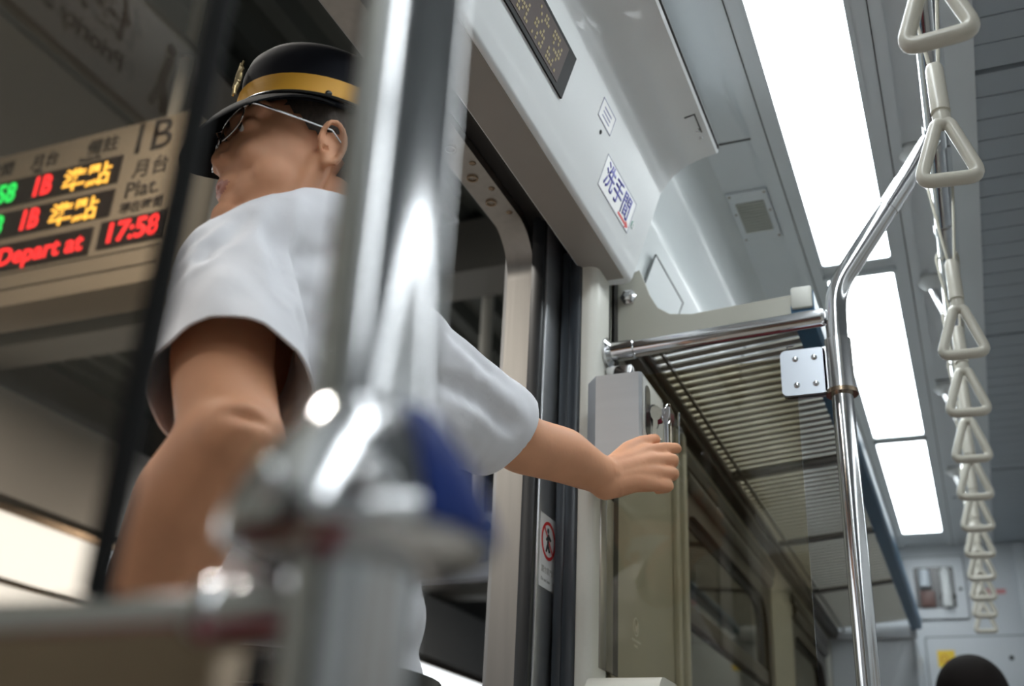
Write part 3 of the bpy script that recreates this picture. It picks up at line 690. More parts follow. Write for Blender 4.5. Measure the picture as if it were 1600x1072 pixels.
obj('door_seam', ring_prism(B(), rrect(-.20, .24, .05, z(.925), .012, 4), rrect(-.195, .235, .055, z(.920), .010, 4), yE - .006, yE, 'y'), mat('seam_grey', (.16, .17, .19), .5), t)
obj('door_panel', prism(B(), rrect(-.194, .234, .056, z(.919), .010, 4), yE - .011, yE), ENDW, t)
obj('door_latch', dome(B(), (.135, yE - .011, z(.83)), .010, (0, -1, 0)), BLACK, t)
t = thing('warning_sticker', 'yellow square sticker on the end wall door above the passenger\'s head', 'sticker', (-.13, yE - .012, z(.8)))
obj('sticker_sheet', box(B(), -.155, -.085, yE - .0135, yE - .0112, z(.795), z(.865)), YEL, t, smooth=False)
b = ring_prism(B(), [(-.128 + .016 * math.cos(a), z(.83) + .016 * math.sin(a)) for a in [2 * math.pi * k / 20 for k in range(20)]], [(-.128 + .011 * math.cos(a), z(.83) + .011 * math.sin(a)) for a in [2 * math.pi * k / 20 for k in range(20)]], yE - .0142, yE - .0135, 'y'); obj('sticker_symbol', b, mat('orange_print', (.55, .20, .02), .5), t, smooth=False)
b = box(B(), .045, .10, yE - .002, yE, z(1.10), z(1.125)); box(b, .112, .15, yE - .002, yE, z(1.10), z(1.12)); tag(obj('red_notice', b, mat('faded_red', (.55, .22, .22), .5), smooth=False), 'small faded red notice on the end wall behind the farthest hand straps', 'notice')
# grey fin to the right of the straps on the end wall
struct('trim_18', box(B(), .205, .245, YF - .05, YF, 0, z(1.31), .004), ENDW); struct('trim_19', box(B(), .247, .30, YF - .02, YF, 0, z(1.25)), DARK)

# priority-seat notice on the pillar behind the near screen (seen mirrored in the glass)
t = thing('priority_seat_sign', 'priority seat notice on the near pillar, seen mirrored in the foreground glass', 'sign', (XW, -.02, z(.49)))
obj('sign_plate', box(B(), XW, XW + .003, -.26, .175, z(.494), z(.585), .001), mat('sign_plate', (.55, .55, .52), .4), t)
b = B(); text_bm(b, '優先席', .040, (XW + .003, .0, z(.540)), (0, 1, 0), (0, 0, 1), .0006, .0008); text_bm(b, 'Priority Seat', .021, (XW + .003, -.002, z(.513)), (0, 1, 0), (0, 0, 1), .0006, .0004)
obj('sign_lettering', b, BLACKP, t, smooth=False)
for k in range(3):
    b = B(); yc = -.045 - k * .05; ball(b, (XW + .004, yc, z(.568)), (.0008, .006, .006), sub=2); tube(b, [(XW + .004, yc, z(.558)), (XW + .004, yc + .004, z(.535)), (XW + .004, yc - .006, z(.51))], .004, 6); tube(b, [(XW + .004, yc + .003, z(.535)), (XW + .004, yc + .010, z(.51))], .003, 6); obj('sign_figure', b, BLACKP, t)

# bench seats (below the view, they mirror in the polished steel)
def bench(x0, x1, y0, y1, label):
    t = thing('bench_seat', label, 'seat', ((x0 + x1) / 2, (y0 + y1) / 2, 0))
    obj('seat_base', box(B(), x0 + .03, x1 - .06, y0 + .02, y1 - .02, 0, .34, .01), STEEL, t)
    obj('seat_cushion', box(B(), x0 + .02, x1, y0, y1, .345, .44, .03, 4), SEAT, t)
    xb0, xb1 = (x0 + .002, x0 + .07) if x0 < 0 else (x0 + .0, x0 + .0)
    if x0 < 0: obj('seat_back', box(B(), x0 + .004, x0 + .075, y0, y1, .445, .70, .03, 4), SEAT, t)
bench(-.535, -.16, 1.75, 4.5, 'long maroon bench seat under the luggage rack'); bench(-.535, -.16, -2.8, .17, 'long maroon bench seat behind the near glass screen')

# ================================================================== THE CONDUCTOR
HC = Vector((-.683, .905, 1.575)); YAW, PITCH, ROLL = math.radians(232), math.radians(0), math.radians(2)
HR = Matrix.Rotation(YAW, 3, 'Z') @ Matrix.Rotation(PITCH, 3, 'Y') @ Matrix.Rotation(ROLL, 3, 'X')
def hp_(f, s, h): return HC + HR @ Vector((f, s, h))     # forward, left, up in the head's frame
person = thing('person', 'conductor in a white short-sleeved shirt and peaked cap leaning out of the open door', 'person', (-.68, 1.0, 0))
b = B()
def hb(c, r): ball(b, hp_(*c), r, HR)
hb((-.012, 0, .045), (.093, .074, .080)); hb((.030, 0, -.005), (.066, .064, .080)); hb((.030, 0, -.048), (.055, .052, .052)); hb((.044, 0, .045), (.038, .057, .043))
for s in (-1, 1):
    chain(b, [(hp_(.0, s * .056, -.020), .018), (hp_(.012, s * .052, -.062), .016), (hp_(.060, s * .026, -.092), .016), (hp_(.077, 0, -.095), .0165)])
    hb((.063, s * .034, -.018), (.024, .022, .024)); hb((.040, s * .045, -.040), (.030, .018, .030))
    capsule(b, hp_(.088, s * .012, .040), .011, hp_(.070, s * .048, .044), .010)      # brow
    hb((.093, s * .0125, -.0165), (.0105, .0075, .0085))                                 # wing of the nose
    hb((.077, s * .031, .0215), (.012, .017, .0115))                                    # closed lids
    # ear: rim and bowl
    rim = []
    for k in range(11):
        a = math.radians(-70 + 250 * k / 10); rim.append((hp_(-.010 - .013 * math.cos(a) * 1.1 + .002, s * (.073 + .010 * (1 if k < 9 else .5)), .004 + .027 * math.sin(a) + (-.004 if k == 0 else 0)), .0042))
    chain(b, rim); chain(b, [(hp_(-.002, s * .073, .0), .007), (hp_(-.004, s * .078, -.026), .0062)]); hb((-.010, s * .073, .002), (.014, .005, .022)); hb((.004, s * .076, -.004), (.004, .004, .006))
chain(b, [(hp_(.085, 0, .030), .0100), (hp_(.093, 0, .006), .0092), (hp_(.0985, 0, -.013), .0106)]); hb((.090, 0, -.025), (.010, .007, .008))
hb((.080, 0, -.046), (.017, .026, .020))
LIPU, LIPL = (.1005, 0, -.0515), (.0985, 0, -.0635)
chain(b, [(hp_(.077, .022, -.049), .0030), (hp_(.0895, .010, -.0468), .0042), (hp_(.0920, 0, -.0465), .0044), (hp_(.0895, -.010, -.0465), .0048), (hp_(.077, -.022, -.050), .0035)])
chain(b, [(hp_(.077, .020, -.052), .0030), (hp_(.0875, .009, -.0560), .0044), (hp_(.0900, 0, -.0565), .0046), (hp_(.0875, -.009, -.0565), .0052), (hp_(.077, -.020, -.052), .0035)])
hb((.026, 0, -.046), (.062, .0605, .060))
hb((.080, 0, -.086), (.017, .020, .019)); hb((.074, 0, -.068), (.0165, .022, .020))
LSH, RSH = Vector((-.662, .790, 1.372)), Vector((-.592, 1.045, 1.392))
NB = Vector((-.640, .935, 1.420)); CH = Vector((-.660, .968, 1.30)); WA = Vector((-.685, 1.018, 1.10)); HI = Vector((-.690, 1.05, .96))
SW = Vector((.23, .97, 0)).normalized(); FW = Vector((-.97, .23, 0)).normalized(); TR = Matrix((SW, -FW, Vector((0, 0, 1)))).transposed()
chain(b, [(hp_(-.020, 0, -.02), .050), (hp_(-.030, 0, -.085), .052), (NB, .058)])
chain(b, [(NB, .055), (LSH, .050)]); chain(b, [(NB, .055), (RSH, .050)])
ball(b, CH, (.150, .095, .14), TR); ball(b, (CH + WA) / 2, (.135, .09, .16), TR); ball(b, WA, (.13, .09, .12), TR); ball(b, HI, (.150, .105, .11), TR)
ELB = Vector((-.556, .698, 1.148)); WRL = Vector((-.692, .772, 1.018))
chain(b, [(LSH, .050), (LSH.lerp(ELB, .5) + Vector((-.01, -.0, -.01)), .050), (ELB, .0455)])
ball(b, ELB + Vector((.014, -.018, .0)), .034)                                           # point of the elbow
FM = ELB.lerp(WRL, .30) + Vector((-.004, -.004, 0)); chain(b, [(ELB, .0480), (FM, .0515), (ELB.lerp(WRL, .68), .0440), (WRL, .032)])
# left hand hanging relaxed beyond the rail
hd_l = (WRL - ELB).normalized(); PL = WRL + hd_l * .055; sideL = hd_l.cross(Vector((0, 0, 1))).normalized(); upL = sideL.cross(hd_l).normalized()
chain(b, [(WRL, .027), (PL + sideL * .020, .016)]); chain(b, [(WRL, .027), (PL - sideL * .020, .016)]); chain(b, [(WRL, .025), (PL, .018)])
def finger(bm, p0, d0, curl, axis, lens, r):
    p = Vector(p0); d = Vector(d0).normalized(); pts = [(p.copy(), r)]
    for k, L in enumerate(lens): 
        p = p + d * L; pts.append((p.copy(), r * (1 - .10 * (k + 1)))); d = Quaternion(axis, curl) @ d
    chain(bm, pts)
for k, (o_, L) in enumerate(((.030, 1.), (.011, 1.08), (-.009, 1.02), (-.028, .82))):
    finger(b, PL + hd_l * .008 + sideL * o_, Quaternion(sideL, .25) @ hd_l, .35, sideL, (.038 * L, .024 * L, .019 * L), .0085)
finger(b, WRL + hd_l * .02 + sideL * .022, (hd_l * .7 + sideL * .7), -.25, upL, (.035, .028, .022), .0098)
# right arm and hand at the control box
REL = Vector((-.535, 1.285, 1.352)); RWR = Vector((-.468, 1.440, 1.352))
chain(b, [(RSH, .050), (RSH.lerp(REL, .5), .048), (REL, .0425)])
chain(b, [(REL, .0425), (REL.lerp(RWR, .45) + Vector((.0, -.004, .006)), .0415), (REL.lerp(RWR, .8), .032), (RWR, .027)])
MC = [Vector((-.420, 1.488, 1.402)), Vector((-.408, 1.486, 1.386)), Vector((-.404, 1.484, 1.366)), Vector((-.408, 1.478, 1.347))]
for q, r in zip(MC, (.0125, .013, .0125, .012)): chain(b, [(RWR + (q - MC[1]) * .45, .022), (RWR.lerp(q, .6), .0175), (q, r)])
chain(b, [(MC[0], .0110), (Vector((-.397, 1.505, 1.411)), .0098), (Vector((-.386, 1.530, 1.419)), .0088), (Vector((-.388, 1.548, 1.424)), .0080)])   # index
chain(b, [(MC[1], .0112), (Vector((-.384, 1.503, 1.391)), .0102), (Vector((-.388, 1.521, 1.393)), .0094), (Vector((-.404, 1.527, 1.389)), .0082)])
chain(b, [(MC[2], .0108), (Vector((-.382, 1.499, 1.368)), .0098), (Vector((-.388, 1.516, 1.370)), .0090), (Vector((-.405, 1.520, 1.368)), .0080)])
chain(b, [(MC[3], .0100), (Vector((-.388, 1.492, 1.347)), .0090), (Vector((-.395, 1.507, 1.349)), .0082), (Vector((-.409, 1.510, 1.348)), .0072)])
chain(b, [(RWR + Vector((.006, .012, .016)), .018), (Vector((-.444, 1.478, 1.402)), .0155), (Vector((-.430, 1.497, 1.420)), .0115), (Vector((-.414, 1.515, 1.430)), .0098)])  # thumb
# legs
FL, FR = Vector((-.67, .90, .07)), Vector((-.70, 1.12, .07))
for hip, ft in ((HI - SW * .085, FL), (HI + SW * .085, FR)):
    kn = hip.lerp(ft, .48) + FW * .02
    chain(b, [(hip - Vector((0, 0, .03)), .085), (kn, .055)]); chain(b, [(kn, .055), (kn.lerp(ft, .35) - FW * .012, .054), (ft, .036)])
    chain(b, [(ft - Vector((0, 0, .03)), .034), (ft - Vector((0, 0, .045)) + FW * .13, .022)])
b = fuse(b, .0031, 5, .5)
far_ = [v for v in b.verts if (v.co - hp_(.02, 0, -.02)).length > .17 and (v.co - MC[1]).length > .085 and (v.co - PL).length > .12]
side_ = [v for v in b.verts if (lambda q: q.length < .19 and q.x < .066 and abs(q.y) < .0655)(HR.transposed() @ (v.co - HC))]
for _ in range(14): bmesh.ops.smooth_vert(b, verts=side_, factor=.5, use_axis_x=True, use_axis_y=True, use_axis_z=True)
for _ in range(26): bmesh.ops.smooth_vert(b, verts=far_, factor=.5, use_axis_x=True, use_axis_y=True, use_axis_z=True)
# creases and sockets pressed into the surface
def dent(bm, c, rad, depth, dirn):
    c = Vector(c); dirn = Vector(dirn).normalized()
    for v in bm.verts:
        d = (v.co - c).length
        if d < rad: v.co += dirn * depth * (1 - (d / rad) ** 2) ** 2
b.verts.ensure_lookup_table()
for s in (-1, 1):
    dent(b, hp_(.1035, s * .0065, -.0265), .0062, .009, HR @ Vector((-.1, 0, 1)))        # nostril
    dent(b, hp_(.086, s * .020, .030), .016, .005, HR @ Vector((-1, 0, 0)))
mo = [hp_(.074 + .021 * (1 - (k / 6) ** 2), .028 * k / 6 * sgn, -.0515 + .0007 * k) for k in range(7) for sgn in (-1, 1)]
for q in mo: dent(b, q, .0052, .0030, HR @ Vector((-1, 0, 0)))
dent(b, hp_(-.001, .080, -.006), .006, .006, HR @ Vector((0, -1, 0)))
EV = Vector((.62, -.78, .05)).normalized(); ET = Vector((.78, .62, -.1)).normalized(); ECR = ELB + EV * .047 + Vector((0, 0, .006)) + ET * .010
for v in b.verts:
    d = v.co - ECR
    if d.length < .06:
        a_, h_ = d.dot(ET), d.z; g = math.exp(-(a_ / .016) ** 2)
        v.co += EV * (-.0050 * g * math.exp(-(h_ / .0045) ** 2) + .0028 * g * math.exp(-((h_ - .012) / .006) ** 2) + .0022 * g * math.exp(-((h_ + .012) / .006) ** 2))
for q in MC: dent(b, q + Vector((-.012, -.012, -.010)), .006, .002, (0, 1, 0))
lipc = hp_(.1, 0, -.0595); iv = HR.transposed(); b.faces.ensure_lookup_table()
for f in b.faces:
    q = iv @ (f.calc_center_median() - HC)
    if q.x > .078 and abs(q.y) < .022:
        wd = 1 - (q.y / .022) ** 2
        if -.0515 - .0110 * wd < q.z < -.0510 + .0070 * wd: f.material_index = 1
obj('body', b, [SKIN, LIPS], person)
# eyes and brows
for s in (-1, 1):
    e = obj('eye', ball(B(), hp_(.0785, s * .031, .0205), .0108), EYEW, person)
    obj('iris', ball(B(), hp_(.0865, s * .0315, .0205), .0052), EYED, e)
    b = B(); chain(b, [(hp_(.095, s * .014, .043), .0022), (hp_(.090, s * .032, .049), .0032), (hp_(.073, s * .050, .044), .0018)]); obj('eyebrow', b, HAIR, person)
# hair on the sides and the back, cropped
b = ball(B(), hp_(-.014, 0, .048), (.0975, .0785, .083), HR, 5)
lo = [v for v in b.verts if (lambda q: q.z < -.030 + max(0, q.x + .035) * .92 or q.x > .050 or (q.x > .030 and q.z < .03) or (abs(q.x + .010) < .016 and q.z < .012))(iv @ (v.co - HC))]
bmesh.ops.delete(b, geom=lo, context='VERTS'); obj('hair', b, HAIRS, person)
# glasses
def rimloop(s):
    out = []
    for k in range(24):
        a = 2 * math.pi * k / 24; ca, sa = math.cos(a), math.sin(a)
        yy = .033 + .027 * (abs(ca) ** .75) * (1 if ca > 0 else -1); zz = .018 + .0165 * (abs(sa) ** .75) * (1 if sa > 0 else -1)
        out.append(hp_(.1035 - .20 * (yy - .006) - .05 * (.018 - zz) * -1, s * yy, zz))
    return out
gl = obj('glasses', (lambda b: [tube(b, rimloop(s), .0011, 8, closed=True) for s in (-1, 1)] and b)(B()), CHROME, person)
GROOT = gl
b = tube(B(), [hp_(.103, -.008, .022), hp_(.108, 0, .024), hp_(.103, .008, .022)], .0012, 8); obj('bridge', b, CHROME, gl)
for s in (-1, 1):
    b = B(); L = rimloop(s); b.faces.new([b.verts.new(q) for q in L]); r = bmesh.ops.solidify(b, geom=b.faces[:], thickness=.0008); obj('lens', b, glass('spectacle_lens', (.97, .97, .97)), gl, smooth=False)
    b = tube(B(), [hp_(.0925, s * .058, .028), hp_(.090, s * .067, .030), hp_(.080, s * .0705, .029), hp_(.03, s * .0765, .024), hp_(-.006, s * .081, .020), hp_(-.020, s * .081, .005)], [.0022, .0022, .0017, .0013, .0013, .0013], 8); obj('temple_arm', b, CHROMER, gl)
    b = tube(B(), [hp_(.101, s * .009, .014), hp_(.096, s * .010, .008)], .0018, 6); obj('nose_pad', b, CHROMER, gl)
# cap
cap = None
HATC = (-.018, .0, .059)
def hat(f, s, h, tilt=-.02):
    q = Matrix.Rotation(tilt, 3, 'Y') @ Vector((f, s, h)); return hp_(HATC[0] + q.x, HATC[1] + q.y, HATC[2] + q.z)
def hring(bm, a, c, h, fo=0, n=48): return [bm.verts.new(hat(fo + a * math.cos(2 * math.pi * k / n), c * math.sin(2 * math.pi * k / n), h)) for k in range(n)]
def hloft(prof, capend=True):
    bm = B(); R_ = [hring(bm, *p) for p in prof]
    for A, C in zip(R_, R_[1:]):
        for k in range(48): bm.faces.new((A[k], A[(k + 1) % 48], C[(k + 1) % 48], C[k]))
    if capend: bm.faces.new(R_[-1])
    return bm
crown = hloft([(.103, .083, -.006), (.106, .086, -.004), (.106, .086, .001), (.105, .085, .03), (.1055, .086, .045), (.104, .085, .060, .002), (.098, .080, .078, .004), (.087, .071, .092, .005), (.070, .058, .102, .005), (.045, .038, .109, .004), (.01, .009, .112, .004)])
cap = obj('cap', crown, FELT, person)
obj('cap_band', hloft([(.1055, .0855, .0035), (.1085, .0885, .0045), (.1082, .0882, .030), (.1050, .0850, .031)], False), GOLD, cap)
b = tube(B(), [hat(.1085 * math.cos(a), .0885 * math.sin(a), .0015) for a in [2 * math.pi * k / 60 for k in range(60)]], .0024, 8, closed=True); obj('cap_piping', b, SHOE, cap)
b = B(); n = 24; top = []; 
for lay in (0, 1):
    G = []
    for i in range(7):
        u = i / 6; row = []
        for k in range(n + 1):
            a = math.radians(-82 + 164 * k / n); ext = .056 * u * (math.cos(a * .98) ** .55 if abs(a) < 1.5 else .05)
            rx, ry = .104 + ext, .084 + ext * .75
            row.append(b.verts.new(hat(rx * math.cos(a), ry * math.sin(a), -.002 - .064 * u * u * max(math.cos(a), 0) ** 2.4 - .012 * u - (.003 if lay else 0))))
        G.append(row)
    top.append(G)
for lay in (0, 1):
    for i in range(6):
        for k in range(n): b.faces.new((top[lay][i][k], top[lay][i][k + 1], top[lay][i + 1][k + 1], top[lay][i + 1][k]))
for i in (0, 6):
    for k in range(n): b.faces.new((top[0][i][k], top[0][i][k + 1], top[1][i][k + 1], top[1][i][k]))
obj('visor', b, mat('visor_black', (.006, .006, .007), .85, spec=.12), cap)
b = B(); 
for a in (-1, 1): obj('cap_button', dome(B(), hat(.1085 * math.cos(1.35) , a * .0885 * math.sin(1.35), .006), .0042, HR @ Vector((.2, a, 0)), .6), BLACK, cap)
ball(b, hat(.113, 0, .050), (.004, .016, .019), HR, 2)
for k in range(8): 
    a = 2 * math.pi * k / 8; tube(b, [hat(.114, 0, .050), hat(.1135, .021 * math.cos(a), .050 + .024 * math.sin(a))], [.003, .0015], 6)
obj('cap_badge', b, BADGE, cap)
# shirt: one fused surface, cuffs and neck cut open, with a thickness
b = B()
ball(b, CH + Vector((0, 0, .00)), (.172, .118, .150), TR); ball(b, (CH + WA) / 2, (.170, .120, .18), TR); ball(b, WA, (.168, .125, .13), TR); ball(b, HI + Vector((0, 0, .04)), (.165, .122, .10), TR)
chain(b, [(NB + Vector((-.004, -.004, -.020)), .070), (LSH + Vector((.0, .0, -.006)), .066)]); chain(b, [(NB + Vector((0, 0, -.020)), .070), (RSH, .062)])
chain(b, [(NB, .060), (NB + Vector((-.010, -.008, .096)), .060)])
chain(b, [(LSH + Vector((.0, .0, .008)), .060), (Vector((-.636, .812, 1.426)), .049), (Vector((-.630, .860, 1.474)), .045), (NB + Vector((.016, -.014, .086)), .046)])
LD = (ELB - LSH).normalized(); RD = (REL - RSH).normalized()
LC = LSH + LD * .190; RC = RSH + RD * .200
chain(b, [(LSH, .066), (LC, .076), (LC + LD * .08, .080)]); chain(b, [(RSH, .058), (RC, .058), (RC + RD * .07, .060)])
chain(b, [(LSH + Vector((-.01, .03, -.05)), .06), (LC + Vector((-.02, .01, -.0)), .062)])
chain(b, [(RSH + Vector((-.02, -.03, -.06)), .06), (RC + Vector((-.012, -.01, -.016)), .056)])
b = fuse(b, .007, 10, .5)
LN = (LD + Vector((-.14, -.20, .05))).normalized()
def cut(bm, co, no, test):
    gf = [f for f in bm.faces if test(f.calc_center_median())]
    ge = list({e for f in gf for e in f.edges}); gv = list({v for f in gf for v in f.verts})
    bmesh.ops.bisect_plane(bm, geom=gf + ge + gv, dist=1e-5, plane_co=co, plane_no=no)
    dl = [f for f in bm.faces if test(f.calc_center_median()) and (f.calc_center_median() - Vector(co)).dot(Vector(no)) > 0]
    bmesh.ops.delete(bm, geom=dl, context='FACES')
cut(b, LC, LN, lambda c: (c - (LC + LD * .06)).length < .16 and (c - LC).dot(LD) > -.05 and (c - WA).dot(SW) < -.12)
cut(b, RC, RD, lambda c: (c - (RC + RD * .05)).length < .13 and (c - RC).dot(RD) > -.03)
cut(b, NB + Vector((-.008, -.006, .088)), Vector((-.10, -.05, 1)), lambda c: c.z > 1.44 and (c - NB).length < .15)
cut(b, Vector((0, 0, .955)), Vector((0, 0, -1)), lambda c: c.z < 1.02)
# soft cloth folds
import mathutils.noise as mn
for v in b.verts:
    q = v.co; k = mn.noise(Vector((q.x * 9 + q.z * 5, q.y * 9 - q.z * 4, q.z * 7))) * .009 + mn.noise(Vector((q.x * 26, q.y * 26, q.z * 14))) * .0034
    v.co += v.normal * k
FOLDS = [
    ((-0.61, 0.787, 1.454), (-0.596, 0.74, 1.251)),
    ((-0.603, 0.828, 1.473), (-0.575, 0.779, 1.239)),
    ((-0.631, 0.756, 1.424), (-0.641, 0.744, 1.299)),
    ((-0.654, 0.753, 1.411), (-0.669, 0.746, 1.319)),
    ((-0.587, 0.841, 1.414), (-0.577, 0.797, 1.274)),
    ((-0.554, 1.038, 1.41), (-0.505, 1.166, 1.39)),
    ((-0.569, 1.061, 1.354), (-0.534, 1.197, 1.352)),
    ((-0.574, 1.08, 1.312), (-0.571, 1.188, 1.291)),
    ((-0.55, 1.005, 1.361), (-0.554, 1.026, 1.199)),
]
# draped folds from the collar, shoulder and armpit
b.normal_update()
from mathutils.kdtree import KDTree
def crease(bm, p, q, wd, dp):
    """a soft fold along the cloth between two places on it"""
    bm.verts.ensure_lookup_table(); kd = KDTree(len(bm.verts))
    for i_, v in enumerate(bm.verts): kd.insert(v.co, i_)
    kd.balance(); p, q = Vector(p), Vector(q); n_ = 16; line = []
    for k_ in range(n_ + 1): line.append(kd.find(p.lerp(q, k_ / n_))[0])
    acc = {}
    for k_, c_ in enumerate(line):
        t_ = k_ / n_
        for co, idx, dd in kd.find_range(c_, wd):
            wgt = (1 - (dd / wd) ** 2) * math.sin(math.pi * (.12 + .76 * t_)); acc[idx] = max(acc.get(idx, 0), wgt)
        for co, idx, dd in kd.find_range(c_, wd * 2.1):
            if dd > wd: acc[idx] = acc.get(idx, 0) if acc.get(idx, 0) > 0 else min(acc.get(idx, 0), -.45 * math.sin(math.pi * (dd / wd - 1) / 1.1) * math.sin(math.pi * (.12 + .76 * t_)))
    for idx, wgt in acc.items(): v = bm.verts[idx]; v.co -= v.normal * dp * wgt
for (p, q), wd, dp in zip(FOLDS, (.014, .016, .012, .010, .014, .012, .014, .012, .014), (.006, .007, .005, .004, .006, .006, .007, .006, .006)): crease(b, p, q, wd, dp)
for _ in range(2): bmesh.ops.smooth_vert(b, verts=b.verts[:], factor=.5, use_axis_x=True, use_axis_y=True, use_axis_z=True)
me_b = bmesh.new(); tmp = bpy.data.meshes.new('t'); b.to_mesh(tmp); me_b.from_mesh(tmp); bpy.data.meshes.remove(tmp); b.free(); b = me_b
bmesh.ops.solidify(b, geom=b.faces[:], thickness=.0025)
sh = obj('shirt', b, SHIRT, person)
# collar
b = B(); ring_ = []
for k in range(36):
    a = 2 * math.pi * k / 36; d1 = (SW * math.cos(a) * .060 + FW * math.sin(a) * .060)
    ring_.append((NB + Vector((-.008, -.006, .062)) + d1 * 1.16, NB + Vector((-.010, -.008, .094)) + d1 * 1.02, NB + Vector((-.009, -.007, .056)) + d1 * 1.25))
rows = [[b.verts.new(r_[j]) for r_ in ring_] for j in (0, 1, 2)]
for j in (0, 1):
    for k in range(35): b.faces.new((rows[j][(k + 9) % 36], rows[j][(k + 10) % 36], rows[j + 1][(k + 10) % 36], rows[j + 1][(k + 9) % 36]))
bmesh.ops.solidify(b, geom=b.faces[:], thickness=.002); obj('collar', b, SHIRT, sh)
# trousers, belt, shoes
b = B(); ball(b, HI + Vector((0, 0, -.01)), (.168, .126, .12), TR)
for hip, ft in ((HI - SW * .085, FL), (HI + SW * .085, FR)):
    kn = hip.lerp(ft, .48) + FW * .02; chain(b, [(hip, .100), (kn, .080), (ft + Vector((0, 0, .02)), .066)])
b = fuse(b, .010, 6); cut(b, Vector((0, 0, 1.02)), Vector((0, 0, 1)), lambda c: c.z > .99); cut(b, Vector((0, 0, .06)), Vector((0, 0, -1)), lambda c: c.z < .09)
obj('trousers', b, TROU, person)
obj('belt', ring_prism(B(), [tuple((HI + SW * .178 * math.cos(a) + FW * .136 * math.sin(a)).xy) for a in [2 * math.pi * k / 40 for k in range(40)]], [tuple((HI + SW * .172 * math.cos(a) + FW * .130 * math.sin(a)).xy) for a in [2 * math.pi * k / 40 for k in range(40)]], .985, 1.018, 'z'), SHOE, person)
for ft in (FL, FR):
    b = B(); chain(b, [(ft + Vector((0, 0, -.028)) - FW * .01, .042), (ft + Vector((0, 0, -.040)) + FW * .13, .030), (ft + Vector((0, 0, -.042)) + FW * .18, .026)])
    b = fuse(b, .006, 4)
    for v in b.verts: v.co.z = max(v.co.z, .002)
    obj('shoe', b, SHOE, person)

# ================================================================== THE PASSENGER at the far end
ps = Vector((-.022, 3.30, 0)); pass_ = thing('person', 'short passenger with black hair standing farther down the carriage, seen from behind', 'person', tuple(ps))
K = .87                                       # a short person, facing down the carriage
def pp_(x, y, zz): return ps + Vector((-x * K, -y * K, zz * K))
b = B(); hz = 1.46
ball(b, pp_(0, 0, hz), (.074, .090, .105)); chain(b, [(pp_(0, 0, hz - .08), .048), (pp_(0, 0, 1.28), .050)]); ball(b, pp_(0, -.100, hz - .015), (.012, .016, .018))
for s in (-1, 1): ball(b, pp_(s * .085, 0, hz - .01), (.012, .018, .028))
ball(b, pp_(0, 0, 1.12), (.13, .085, .16)); ball(b, pp_(0, 0, .88), (.125, .09, .13))
for s in (-1, 1):
    chain(b, [(pp_(s * .17, 0, 1.26), .040), (pp_(s * .20, .01, .99), .033), (pp_(s * .19, -.05, .76), .024), (pp_(s * .19, -.06, .66), .020)])
    chain(b, [(pp_(s * .08, 0, .84), .07), (pp_(s * .09, -.01, .45), .046), (pp_(s * .09, .01, .08), .032), (pp_(s * .09, -.12, .04), .022)])
    for k in range(4): chain(b, [(pp_(s * .19, -.085 + k * .020, .66), .008), (pp_(s * .185, -.085 + k * .021, .60), .0075), (pp_(s * .175, -.082 + k * .020, .575), .0065)])
    chain(b, [(pp_(s * .185, -.08, .69), .010), (pp_(s * .175, -.115, .65), .008)])
obj('body', fuse(b, .006, 4), SKIN, pass_)
b = ball(B(), pp_(0, .010, hz + .020), (.096, .108, .110), sub=4); dl = [v for v in b.verts if (v.co.z < pp_(0, 0, hz).z + .02 and v.co.y > ps.y + .045) or v.co.z < pp_(0, 0, hz).z - .085]; bmesh.ops.delete(b, geom=dl, context='VERTS'); obj('hair', b, HAIR, pass_)
b = B(); ball(b, pp_(0, 0, 1.13), (.150, .10, .175)); ball(b, pp_(0, 0, .92), (.145, .105, .15))
for s in (-1, 1): chain(b, [(pp_(s * .165, 0, 1.265), .050), (pp_(s * .185, .0, 1.12), .049)])
obj('shirt', fuse(b, .009, 6), mat('grey_tshirt', (.12, .12, .14), .9), pass_)
b = B(); ball(b, pp_(0, 0, .84), (.145, .108, .095))
for s in (-1, 1): chain(b, [(pp_(s * .08, 0, .82), .080), (pp_(s * .09, -.01, .45), .058), (pp_(s * .09, .01, .10), .048)])
obj('trousers', fuse(b, .009, 4), TROU, pass_)
for s in (-1, 1): b = B(); chain(b, [(pp_(s * .09, .01, .048), .036), (pp_(s * .09, -.14, .036), .028)]); obj('shoe', b, SHOE, pass_)

# ================================================================== THE PLATFORM OUTSIDE
struct('platform_floor', box(B(), -9.5, -.80, -8, 16, -.25, -.02), PFLOOR)
struct('platform_canopy', (lambda b: [prism(b, [(-9.5 + k * .24, z(3.2)), (-9.5 + k * .24 + .08, z(3.2)), (-9.5 + k * .24 + .12, z(3.12)), (-9.5 + k * .24 + .20, z(3.12)), (-9.5 + k * .24 + .24, z(3.2)), (-9.5 + k * .24 + .24, z(3.24)), (-9.5 + k * .24, z(3.24))], -8, 16) for k in range(36)] and b)(B()), CANOPY, smooth=False)
for n, y in enumerate((-4.5, -1.5, 1.6, 4.55, 6.6, 9.0, 12.)):
    b = box(B(), -9.5, -1.3, y, y + .30, z(2.80), z(3.12)); struct('canopy_beam_%s' % 'abcdefg'[n], b, BEAM, smooth=False)
SFT = mat('canopy_soffit', (.085, .078, .068), .6)
struct('canopy_soffit_a', box(B(), -9.5, -3.10, -8, 4.3, z(2.76), z(2.79)), SFT, smooth=False); struct('canopy_soffit_b', box(B(), -3.06, -2.52, -8, 4.3, z(2.76), z(2.79)), SFT, smooth=False)
